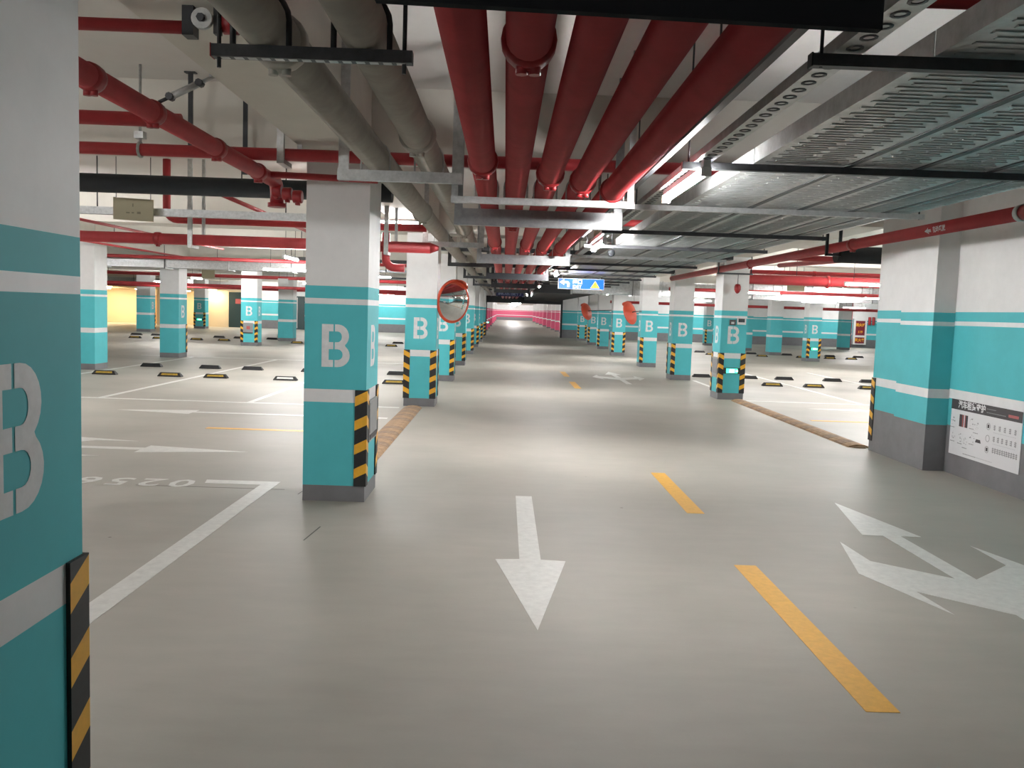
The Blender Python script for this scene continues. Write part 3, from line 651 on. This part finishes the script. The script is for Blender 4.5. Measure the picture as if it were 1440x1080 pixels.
pipe('thick black lagged pipe entering behind the right wall end', [(5.5, 14.6, 3.03), (18, 14.6, 3.03)], .14, 'foam', name='lagged_pipe', rods=[(6.6, 14.6, 3.03), (10, 14.6, 3.03)])
pipe('bent red branch pipe above the right wall end', elbow((5.03, 15.6, 3.02), (6.1, 15.6, 3.02), (6.1, 19.5, 3.12), .25), .05, name='sprinkler_pipe')

# pipe supports
def rod(mb, x, y, z0, m='strut', r=.007): mb.tube([(x, y, z0), (x, y, CZ)], r, m, 6)
def u_frame(label, y, x0, x1, z0, z1, m, pipes=None, upw=.05, dep=.055, name='pipe_hanger', ubolt=None):
    t = thing(name, label, 'pipe hanger', ((x0 + x1) / 2, y, z0))
    mb = MB(); tk = .006
    mb.box(x0, x1, y - dep / 2, y - dep / 2 + tk, z0, z1, m).build('crossbar', t)
    mb = MB(); mb.box(x0, x1, y - dep / 2 + tk, y + dep / 2, z1 - tk, z1, m).build('top_flange', t)
    mb = MB(); mb.box(x0, x1, y - dep / 2 + tk, y + dep / 2, z0, z0 + tk, m).build('bottom_flange', t)
    for x in (x0, x1 - upw): MB().box(x, x + upw, y - .012 + dep / 2, y + .012 + dep / 2, z0, CZ, m).build('upright', t)
    if ubolt:
        for px, pz, r in ubolt:
            P = [(px + (r + .006) * math.cos(a), y, pz + (r + .006) * math.sin(a)) for a in [PI * k / 8 for k in range(9)]]
            MB().tube([(px + r + .006, y, z0)] + P + [(px - r - .006, y, z0)], .008, 'galv', 6).build('u_bolt', t)
    return t
RU = [(x, 2.87, .084) for x, _ in RX]; GU = [(-1.03, 3.05, .104), (-.62, 3.05, .104)]
u_frame('silver channel hanger under the red mains, nearest of the row', 6.9, -.45, .985, 2.735, 2.785, 'galv', ubolt=RU)
for y, lab in ((7.7, 'broad dark hanger bar under the red mains just behind the silver one'), (13.8, 'dark hanger bar under the red mains, second back'), (20.6, 'dark hanger bar under the red mains, third back'), (28, 'dark hanger bar under the red mains, fourth back'), (36, 'dark hanger bar under the red mains, farthest back')):
    u_frame(lab, y, -.47, 1.0, 2.64, 2.785, 'barsteel' if y < 14 else 'dark', upw=.07, ubolt=RU if y > 8 else None)  # farther bars coloured dark to put in the shade of the far ceiling
for y, lab in ((6.8, 'galvanised frame carrying both grey drain pipes by the nearest pillar'), (13.7, 'galvanised frame carrying both grey drain pipes, second back'), (19.7, 'galvanised frame carrying both grey drain pipes, third back'), (27, 'galvanised frame carrying both grey drain pipes, fourth back'), (35, 'galvanised frame carrying both grey drain pipes, farthest back')):
    u_frame(lab, y, -1.32, -.36, 2.865, 2.945, 'galv' if y < 15 else 'strut', upw=.08, ubolt=GU)  # farther frames get a dark colour in place of the dim light there
t = thing('strut_hanger', 'black slotted strut below the grey drain pipes at the top edge', 'pipe hanger', (-.82, 3.65, 2.89))
MB().box(-1.225, -.41, 3.625, 3.675, 2.895, 2.944, 'strut').build('strut', t)
mb = MB()
for k in range(14): mb.box(-1.19 + k * .055, -1.155 + k * .055, 3.635, 3.665, 2.8935, 2.8948, 'galv')
mb.build('slots', t, kind='stuff')
MB().box(-1.229, -1.2255, 3.623, 3.677, 2.893, 2.946, 'redclamp').build('end_cap', t)
for x in (-1.20, -.445): MB().tube([(x, 3.65, 2.855), (x, 3.65, CZ if x > -1 else BZ)], .009, 'dark', 8).build('hanger_rod', t)
for px in (-1.03, -.62):
    P = [(px + .114 * math.cos(a), 3.65, 3.05 + .114 * math.sin(a)) for a in [PI * k / 10 for k in range(11)]]
    MB().tube([(px + .114, 3.65, 2.9)] + P + [(px - .114, 3.65, 2.9)], .013, 'dark', 6).build('pipe_strap', t)
def brace(label, a, b, m='galv'):
    a, b = Vector(a), Vector(b); d = (b - a).normalized(); L = (b - a).length
    t = thing('seismic_brace', label, 'brace', tuple(a))
    MB().tube([a + d * L * .18, a + d * L * .72], .022, m, 4).build('channel', t)
    MB().tube([a, a + d * L * .2], .012, 'strut', 6).build('lower_hinge', t)
    MB().tube([a + d * L * .7, b], .013, m, 6).build('upper_hinge', t)
    for q in (.2, .72): p = a + d * L * q; MB().tube([p - Vector((0, .03, 0)), p + Vector((0, .03, 0))], .024, 'strut', 8).build('bolt', t)
    MB().box(b.x - .03, b.x + .03, b.y - .03, b.y + .03, b.z - .01, b.z + .004, m).build('ceiling_plate', t)
brace('silver seismic brace reaching from the red sprinkler main to the beam', (-2.24, 5.66, 3.15), (-1.93, 5.80, 3.36))
t = thing('pipe_clamp', 'silver hinged clamp hanging the long red pipe at left', 'clamp', (-3.27, 7.85, 3.2))
P = [(-3.27, 7.85 + .062 * math.sin(a), 3.215 + .062 * math.cos(a)) for a in [2 * PI * k / 12 for k in range(13)]]
MB().tube(P, .014, 'galv', 6, caps=False).build('band', t); MB().tube([(-3.27, 7.85, 3.275), (-3.27, 7.85, CZ)], .012, 'galv', 6).build('rod', t)
for z in (3.34, 3.45): MB().box(-3.31, -3.23, 7.81, 7.89, z - .03, z + .03, 'galv').build('hinge', t)
t = thing('pipe_clamp', 'heavy dark clamp with round silver plate at the top left', 'clamp', (-1.5, 4.4, 3.2))
MB().box(-1.615, -1.56, 4.36, 4.44, 3.19, BZ, 'dark').build('strap', t)
MB().tube([(-1.51, 4.33, 3.262), (-1.51, 4.36, 3.262)], .05, 'galv', 18).build('plate', t); MB().tube([(-1.51, 4.31, 3.262), (-1.51, 4.335, 3.262)], .02, 'strut', 6).build('bolt', t)
MB().box(-1.462, -1.43, 4.36, 4.40, 3.2, BZ, 'strut').build('second_strap', t); MB().tube([(-1.43, 4.42, 3.27), (-1.36, 4.42, 3.27)], .055, 'redclamp', 16).build('red_pipe_end', t)
MB().box(-1.56, -1.462, 4.37, 4.40, 3.25, 3.29, 'galv').build('link_bar', t)
def l_hanger(x, y, z, label, w=.2, m='galv', top=CZ):
    t = thing('strut_hanger', label, 'pipe hanger', (x, y, z))
    MB().box(x - .03, x + .03, y - .14, y - .10, z, top, m).build('upright', t); MB().box(x - .03, x + .03, y - .10, y + .16, z, z + .04, m).build('arm', t)
    MB().box(x + .09, x + .13, y + .10, y + .14, z + .1, top, m).build('rear_upright', t); MB().box(x + .03, x + .13, y + .10, y + .14, z + .1, z + .14, m).build('link_bar', t)
l_hanger(-4.5, 12.6, 2.645, 'grey strut hanger holding the low red pipe left of the nearest pillar')
l_hanger(-1.72, 12.6, 2.645, 'grey strut hanger holding the low red pipe right of the nearest pillar')
l_hanger(-2.0, 7.85, 3.12, 'small grey strut hanger on the long red pipe near the pillar top')
t = thing('strut_hanger', 'black strut hanger around the red pipe above the right wall end', 'pipe hanger', (4.95, 13.25, 2.9))
for x in (4.83, 5.03): MB().box(x, x + .04, 13.23, 13.27, 2.90, CZ if x < 5 else BZ, 'dark').build('upright', t)
MB().box(4.83, 5.07, 13.23, 13.27, 2.90, 2.936, 'dark').build('arm', t)
for k, (x, y0) in enumerate(((-2.9, 8.05), (-2.45, 8.2))):
    t = thing('hanger_strip', 'flat dark hanger strip above the sprinkler main, %s' % ('left of the two' if k == 0 else 'right of the two'), 'hanger', (x, y0, 3.3))
    MB().box(x - .02, x + .02, y0 - .01, y0 + .01, 3.08 if k else 3.2, CZ, 'dark').build('strip', t)
    MB().box(x - .05, x + .05, y0 - .03, y0 + .03, CZ - .01, CZ, 'dark').build('ceiling_plate', t)

# ------------------------------------------------------------------ cable trays on the right
YS = [1.0, 3.15, 5.38, 7.5, 9.75, 11.95, 14.15, 16.3, 18.5, 20.7, 22.9, 25.1, 27.3, 29.5]
TR = [(1.49, 2.04, 'leftmost wide'), (2.085, 2.47, 'second from left'), (2.515, 2.91, 'middle'), (2.95, 3.20, 'fourth from left'), (3.235, 3.46, 'rightmost narrow')]
for x0, x1, nm in TR:
    t = thing('cable_tray', 'ribbed steel cable tray over the right lane, %s of five' % nm, 'cable tray', ((x0 + x1) / 2, 15, 2.85), 'five cable trays over the right lane')
    for ya, yb in zip(YS[:-1], YS[1:]):
        mb = MB(); a, b = ya + .006, yb - .006; tk = .004
        vs = []
        for yy in (a, b): vs += [(x0, yy, 2.945), (x0, yy, 2.852), (x1, yy, 2.852), (x1, yy, 2.945), (x1 - tk, yy, 2.945), (x1 - tk, yy, 2.852 + tk), (x0 + tk, yy, 2.852 + tk), (x0 + tk, yy, 2.945)]
        mb.add(vs, [tuple(range(8)), tuple(range(15, 7, -1))] + [(i, (i + 1) % 8, 8 + (i + 1) % 8, 8 + i) for i in range(8)], 'tray').build('tray_section', t)
    mb = MB(); y = 1.05; odd = 0
    while y < 17:
        if min(abs(y - s) for s in YS) > .05:
            wd = x1 - x0; xa = x0 + .05
            if wd > .3:
                seg = ((x0 + .05, x0 + .05 + wd * .36), (x0 + wd * .55, x1 - .05)) if odd % 2 else ((x0 + .09, x1 - .09),)
            else: seg = ((x0 + .04, x1 - .04),)
            for a, b in seg: mb.box(a, b, y, y + .018, 2.8475, 2.8521, 'tray'); mb.box(a, b, y + .021, y + .028, 2.8508, 2.8521, 'trayslot')
        y += .058; odd += 1
    mb.build('ribs', t, kind='stuff')
for k, x in enumerate((2.062, 2.492, 2.93, 3.217)):
    t = tag(MB().box(x - .02, x + .02, 1.0, 29.5, 2.846, 2.87, 'dark').build('edge_channel'), 'black channel in the gap right of the %s cable tray' % ('first', 'second', 'third', 'fourth')[k], 'channel', 'black channels between the cable trays')
for k, y in enumerate(YS[1:]):
    lab = 'black cross strut under the cable trays, %s from the viewer' % (ORD + ['thirteenth'])[k]
    t = thing('tray_strut', lab, 'strut', (2.3, y, 2.80), 'cross struts under the cable trays')
    gm = 'strut' if k not in (2, 5) else 'galv'
    MB().box(1.055, 3.56, y - .021, y + .021, 2.803, 2.8455, gm).build('channel', t)
    MB().box(1.05, 1.0549, y - .023, y + .023, 2.80, 2.848, 'black').build('end_cap', t)
    for x in (1.09, 3.52): MB().tube([(x, y, 2.80), (x, y, CZ)], .0065, 'dark', 6).build('hanger_rod', t)
t = tag(MB().box(1.0, 1.04, -2, 44, 2.93, 2.97, 'dark').build('cable_channel'), 'long dark steel channel right of the red mains', 'channel')
for y in (4.4, 11, 19): tag(MB().tube([(1.02, y, 2.97), (1.02, y, CZ)], .006, 'dark', 6).build('hanger_rod'), 'thin rod hanging the dark channel, %s back' % ('nearest' if y < 5 else 'second' if y < 12 else 'third'), 'rod')
t = thing('lamp_trunking', 'narrow slotted trunking that carries the lane lamps', 'trunking', (1.18, 20, 2.85))
MB().box(1.13, 1.235, -3, 58, 2.853, 2.90, 'tray').build('channel', t)
mb = MB()
for k in range(70):
    y = .9 + k * .115
    mb.lathe([(.018, 0), (.030, 0), (.030, .003), (.018, .003), (.018, 0)], 'strut', 10, lambda x, yy, z, y=y: (1.183 + x, y + yy * 1.15, 2.8505 + z))
mb.build('slots', t, kind='stuff')
for y in (2.4, 8.6, 16, 24, 38, 50): MB().tube([(1.215, y, 2.90), (1.215, y, CZ)], .006, 'dark', 6).build('hanger_rod', t)

# small crossing tray and ducts
t = thing('cable_tray', 'thin galvanised tray crossing behind the beige plate', 'cable tray', (-7, 11.5, 3.0))
MB().box(-14, -1.98, 11.45, 11.55, 2.98, 3.075, 'galv').build('channel', t)
for x in (-10.5, -7.4, -5.35, -2.9): MB().tube([(x, 11.5, 3.0), (x, 11.5, CZ)], .008, 'strut', 6).build('hanger_rod', t)
def duct(label, x0, x1, y0, y1, z0, z1, m='foil', step=1.2, hang=True):
    t = thing('air_duct', label, 'duct', ((x0 + x1) / 2, (y0 + y1) / 2, z0)); n = max(1, round((x1 - x0) / step)); s = (x1 - x0) / n
    me = MB().box(-s / 2 + .01, s / 2 - .01, (y0 - y1) / 2, (y1 - y0) / 2, 0, z1 - z0, m).mesh('duct_section')
    mf = MB().box(-.02, .02, (y0 - y1) / 2 - .03, (y1 - y0) / 2 + .03, -.03, z1 - z0 + .03, 'galv').mesh('duct_flange')
    for i in range(n):
        o = bpy.data.objects.new('duct_section', me); COL.objects.link(o); o.parent = t; o.location = (x0 + (i + .5) * s - (x0 + x1) / 2, 0, 0)
    for i in range(n + 1):
        o = bpy.data.objects.new('duct_flange', mf); COL.objects.link(o); o.parent = t; o.location = (x0 + i * s - (x0 + x1) / 2, 0, 0)
    for i in range(0, n + 1, 2):
        MB().tube([(x0 + i * s, y0 - .05, z0 - .03), (x0 + i * s, y0 - .05, CZ)], .01, 'strut', 6).build('hanger_rod', t)
duct('shiny galvanised duct crossing behind the right pillars', 2.6, 26, 33.9, 34.7, 2.68, 3.22)
duct('grey duct crossing the left bays between pillars', -18, -4.6, 26.6, 27.2, 2.86, 3.12, 'galv', 2.0)
duct('grey duct above the far lift lobby', -30, -20, 55, 56, 2.75, 3.2, 'foil', 1.6)
t = thing('air_duct', 'long dark duct added above the far lane to darken the ceiling', 'duct', (2.6, 47, 2.72))  # made-up duct, added to darken the far ceiling
for y0 in range(31, 64, 3):
    if y0 not in (31, 34): MB().box(1.4, 3.8, y0, y0 + 2.96, 2.72, 3.15, 'foam').build('duct_section', t)
    for x in (1.44, 3.76): MB().tube([(x, y0 + 1.5, 3.15), (x, y0 + 1.5, CZ)], .01, 'dark', 5).build('hanger_rod', t) if y0 > 34 else None
for k, y in enumerate((19.4, 26, 33, 41, 48.5, 56)):
    t = thing('cross_tray', 'dark cable tray crossing high above the lane, %s back' % ORD[k], 'cable tray', (0, y, 3.18))
    MB().box(-6.5, 5.0, y - .15, y + .15, 3.19, 3.28, 'strut').build('channel', t)  # shade of the dim far ceiling put into the dark tray colour
    for x in (-4.5, -2.0, 1.6, 4.0): MB().tube([(x, y - .17, 3.19), (x, y - .17, CZ)], .01, 'dark', 6).build('hanger_rod', t)

# ------------------------------------------------------------------ signs and small hanging things
t = thing('hanging_sign', 'black back of a hanging sign board at the top edge', 'sign', (.24, 1.85, 2.5))
mb = MB(); mb.add([(-.285, 1.82, 2.525), (.752, 1.82, 2.503), (.752, 1.82, 2.765), (-.285, 1.82, 2.765), (-.285, 1.845, 2.525), (.752, 1.845, 2.503), (.752, 1.845, 2.765), (-.285, 1.845, 2.765)], [(0, 1, 2, 3), (7, 6, 5, 4), (0, 4, 5, 1), (1, 5, 6, 2), (2, 6, 7, 3), (3, 7, 4, 0)], 'board'); mb.build('board', t)
for x in (-.05, .42): MB().tube([(x, 1.832, 2.765), (x, 1.832, CZ)], .008, 'dark', 6).build('hanger_rod', t)
t = thing('exit_sign', 'lit blue exit sign with white left arrow and yellow triangle', 'sign', (1.86, 21.5, 2.49))
sx0, sx1, sz0, sz1 = 1.285, 2.42, 2.488, 2.752; sy = 21.45; cxs = (sx0 + sx1) / 2; czs = (sz0 + sz1) / 2
MB().box(sx0, sx1, sy, sy + .08, sz0, sz1, 'plastic').build('case', t)
_mb = MB().box(sx0 + .015, sx1 - .012, sy - .004, sy - .0005, sz0 + .012, sz1 - .012, 'blue'); face = _mb.build('face', t)
mb = MB(); mb.prism([(-.17, .035), (-.06, .105), (-.06, .062), (.03, .062), (.075, .02), (.075, -.085), (.022, -.085), (.022, .0), (.005, .012), (-.06, .012), (-.06, -.035)], 0, .003, 'signwhite', lambda a, b, c: (cxs - .36 + a, sy - .0045 - c, czs + b)); mb.build('arrow', face)
mb = MB(); put_text(mb, '出口', .125, 'signwhite', lambda x, y, z: (cxs - .09 + x, sy - .0075, czs + .045 + y), .004); mb.build('lettering', face)
mb = MB(); put_text(mb, 'EXIT', .105, 'signwhite', lambda x, y, z: (cxs - .10 + x, sy - .0075, czs - .072 + y), .002); mb.build('lettering', face)
mb = MB(); mb.prism([(-.115, -.095), (.115, -.095), (0, .085)], 0, .003, 'signyel', lambda a, b, c: (cxs + .345 + a, sy - .0045 - c, czs + b)); mb.build('warning_triangle', face)
mb = MB(); put_text(mb, '!', .13, 'signor', lambda x, y, z: (cxs + .345 + x, sy - .0085, czs - .03 + y), .010); mb.build('exclamation_mark', face)
for x in (sx0 + .1, sx1 - .1): MB().tube([(x, 21.49, sz1), (x, 21.49, 2.852)], .008, 'galv', 6).build('hanger_rod', t)
t = thing('hanging_sign', 'unlit dark blue sign with pale lettering far up the lane', 'sign', (.21, 40, 2.58))
MB().box(-.43, .85, 40, 40.06, 2.57, 2.85, 'bluedark').build('board', t)
mb = MB(); put_text(mb, '减速慢行', .235, 'dimblue', lambda x, y, z: (.21 + x * 1.18, 39.996, 2.71 + y), .004); mb.build('lettering', t)
for x in (-.25, .67): MB().tube([(x, 40.03, 2.85), (x, 40.03, CZ)], .008, 'dark', 6).build('hanger_rod', t)
t = thing('hanging_plate', 'beige plate hanging on two wires left of the nearest full pillar', 'plate', (-4.8, 11.3, 2.9))
MB().add([(-5.055, 11.3, 2.905), (-4.545, 11.3, 2.887), (-4.545, 11.3, 3.165), (-5.055, 11.3, 3.183), (-5.055, 11.315, 2.905), (-4.545, 11.315, 2.887), (-4.545, 11.315, 3.165), (-5.055, 11.315, 3.183)], [(0, 1, 2, 3), (7, 6, 5, 4), (0, 4, 5, 1), (1, 5, 6, 2), (2, 6, 7, 3), (3, 7, 4, 0)], 'plate').build('sheet', t)
for x, z in ((-5.02, 3.18), (-4.58, 3.165)): MB().tube([(x, 11.307, z - .02), (x, 11.307, CZ)], .005, 'strut', 5).build('wire', t)
mb = MB()
for a, b, w_, h_ in ((-.01, .035, .012, .04), (-.09, -.05, .045, .016), (-.02, -.05, .03, .016), (.05, -.055, .045, .028)): mb.box(-4.80 + a, -4.80 + a + w_, 11.296, 11.2995, 3.035 + b, 3.035 + b + h_, 'platemark')
mb.build('faint_marks', t, kind='stuff')
def small_plate(x, y, z, w_, h_, m, label):
    t = thing('hanging_plate', label, 'plate', (x, y, z)); MB().box(x - w_ / 2, x + w_ / 2, y, y + .02, z - h_ / 2, z + h_ / 2, m).build('sheet', t)
    for s in (-1, 1): MB().tube([(x + s * w_ * .4, y + .01, z + h_ / 2), (x + s * w_ * .4, y + .01, CZ)], .006, 'strut', 5).build('wire', t)
small_plate(-11.55, 34.0, 2.93, .5, .32, 'plate', 'small beige plate hanging left of the distant B pillar')
small_plate(-8.4, 33.0, 2.73, .38, .2, 'plastic', 'small pale box sign hanging behind the plain left pillar')
small_plate(9.0, 27.0, 2.93, .56, .24, 'plate', 'small pale plate hanging over the right bays')
t = thing('dome_camera', 'black ball camera hanging below the cable trays', 'camera', (1.45, 12.1, 2.75))
MB().lathe([(.0005, -.05), (.03, -.042), (.048, -.018), (.05, .01), (.04, .04), (.02, .05), (.0005, .052)], 'board', 16, lambda x, y, z: (1.44 + x, 12.05 + y, 2.745 + z)).build('ball', t)
MB().tube([(1.44, 12.05, 2.79), (1.44, 12.05, CZ)], .009, 'dark', 6).build('rod', t)
t = thing('speaker_box', 'small pale box fixed above the lane lamp trunking', 'box', (1.28, 13, 2.97))
MB().box(1.285, 1.37, 12.95, 13.05, 2.95, 3.13, 'plate').build('case', t); MB().tube([(1.33, 13, 3.13), (1.33, 13, CZ)], .008, 'dark', 6).build('rod', t)

# ------------------------------------------------------------------ lamps
def lamp_proto(ln, glow='lamp'):
    t = thing('batten_lamp', '', 'lamp')
    o = MB().box(-ln / 2 - .02, ln / 2 + .02, -.022, .022, .036, .075, 'plastic').build('housing'); o.parent = t
    o = MB().tube([(-ln / 2, 0, .01), (ln / 2, 0, .01)], .024, glow, 10).build('tube'); o.parent = t
    for e in (-1, 1):
        o = MB().box(e * ln / 2 - .012, e * ln / 2 + .012, -.03, .03, -.02, .035, 'plastic').build('tube_holder'); o.parent = t
    return t
LP = {'lamp': lamp_proto(1.3), 'lamp2': lamp_proto(1.3, 'lamp2'), 'lamp3': lamp_proto(1.3, 'lamp3')}; used = set()
def lamp(x, y, z, axis, label, hang=True, kind=None):
    kind = kind or ('lamp2' if y > 10 and (x, y) != (-1.95, 13.7) else 'lamp')
    if kind not in used: o = LP[kind]; o['label'] = label; used.add(kind)
    else: o = dup(LP[kind], (0, 0, 0), label)
    o['group'] = 'white tube lamps'
    for c in list(o.children):
        if c.name.startswith('hanger_rod'): bpy.data.objects.remove(c)
    o.location = (x, y, z); o.rotation_euler = (0, 0, PI / 2 if axis == 'y' else 0)
    if hang:
        for e in (-.45, .45):
            r = MB().tube([(e, 0, .08), (e, 0, (3.2 if y > 66 else BZ if (x, y) == (-1.95, 13.7) else CZ) - z)], .006, 'strut', 5).build('hanger_rod'); r.parent = o
for k, y in enumerate((5.95, 11.3, 20.2, 30.2, 47)):
    lamp(1.183, y, 2.77, 'y', 'white tube lamp under the trunking along the lane, %s from the viewer' % ORD[k], hang=False)
for x, y, z, a, lab in (
    (-1.95, 13.7, 3.2, 'x', 'glaring tube lamp seen just right of the nearest full pillar'),
    (-8.6, 13.6, 2.93, 'x', 'tube lamp over the left cross lane behind the cut pillar'),
    (-5.0, 20.3, 2.93, 'y', 'tube lamp over the near left bays pointing down the lane'),
    (-6.0, 24.0, 2.80, 'x', 'glaring tube lamp left of the nearest full pillar, crosswise'),
    (-12.9, 36.5, 2.80, 'y', 'tube lamp beside the small hanging beige plate'),
    (-14.5, 19.5, 2.93, 'x', 'tube lamp over the far left end of the bays'),
    (-7.8, 36.5, 2.75, 'x', 'tube lamp behind the plain left pillar'),
    (-17.8, 46.0, 2.80, 'x', 'tube lamp in front of the lift lobby'),
    (-6.0, 52.0, 2.80, 'x', 'tube lamp before the white back wall on the left'),
    (-13.0, 57.0, 2.80, 'x', 'tube lamp near the dark rear doors'),
    (-4.8, 31.6, 2.95, 'x', 'tube lamp over the middle of the left bays'),
    (-24.0, 32.6, 2.80, 'x', 'tube lamp above the leftmost bays'),
    (-5.2, 1.2, 2.9, 'x', 'tube lamp above the bays behind the cut pillar'),
    (-5.2, -4.0, 2.9, 'x', 'rear tube lamp above the left bays'),
    (-11.0, -1.5, 2.9, 'x', 'rear tube lamp farther left above the bays'),
    (-8.0, 4.6, 2.9, 'x', 'tube lamp above the bays left of the cut pillar'),
    (8.6, 20.4, 2.78, 'x', 'tube lamp half hidden behind the right wall end'),
    (8.35, 28.6, 2.75, 'x', 'tube lamp between the nearest right pillar and its neighbour bays'),
    (11.9, 33.0, 2.62, 'x', 'glaring tube lamp over the middle of the right bays'),
    (13.6, 31.4, 2.78, 'x', 'tube lamp beside the glaring one over the right bays'),
    (18.5, 38.0, 2.75, 'x', 'tube lamp over the far right bays'),
    (10.0, 45.0, 2.75, 'x', 'tube lamp between the far right pillars'),
    (20.5, 51.0, 2.75, 'x', 'tube lamp before the fire hose cabinet'),
    (9.5, 57.5, 2.75, 'x', 'tube lamp before the back right wall'),
    (14.0, 62.8, 2.75, 'x', 'tube lamp added to brighten the back right wall'),  # lamps added here to brighten the back right wall
    (25.5, 62.5, 2.75, 'x', 'tube lamp added to brighten the wall by the fire hose cabinet'),
    (-8.5, 61.5, 2.75, 'x', 'tube lamp added to brighten the back wall left of the lane'),  # lamps added from here on to lift the back wall on the left
    (-17.5, 61.0, 2.75, 'x', 'tube lamp added to brighten the back wall by the dark doors'),
    (14.5, 23.5, 2.78, 'x', 'tube lamp hidden behind the right wall end'),
    (8.8, 15.8, 2.9, 'x', 'tube lamp over the right cross lane'),
    (4.4, 37.0, 2.75, 'y', 'tube lamp beside the lane beyond the shiny duct')):
    lamp(x, y, z, a, lab)
for k, y in enumerate((69.5, 76, 84, 93, 104, 117, 132, 148, 163, 174)):  # last row is added to brighten the pink end wall
    for x, s in ((1.5, 'middle'), (-8, 'left'), (11, 'right')):
        if x == 1.5 and y < 110: continue
        lamp(x, y, 2.95, 'x', 'pink zone tube lamp, %s row, %s back' % (s, ORD[k]), kind='lamp3')
for k, (x, ly, lz) in enumerate(((-30.2, 66.2, 2.55), (-27.6, 66.2, 2.55), (-24.2, 66.2, 2.55), (-21.4, 63.7, 2.65), (-29.0, 63.7, 2.65))):  # the canopy lights are added to brighten the cream panel and lobby front
    t = thing('ceiling_light', 'warm round ceiling light %s' % ('at the far left of the lift lobby', 'over the wooden lobby door', 'beside the middle lobby pier', 'added over the cream panel to brighten it', 'added on the canopy at far left to brighten the lobby front')[k], 'lamp', (x, ly, lz), 'lift lobby lights')
    MB().lathe([(.0005, 0), (.33, 0), (.35, .03), (.35, .05)], 'warm', 20, lambda a, b, z, x=x, ly=ly, lz=lz: (x + a, ly + b, lz + z)).build('diffuser', t)
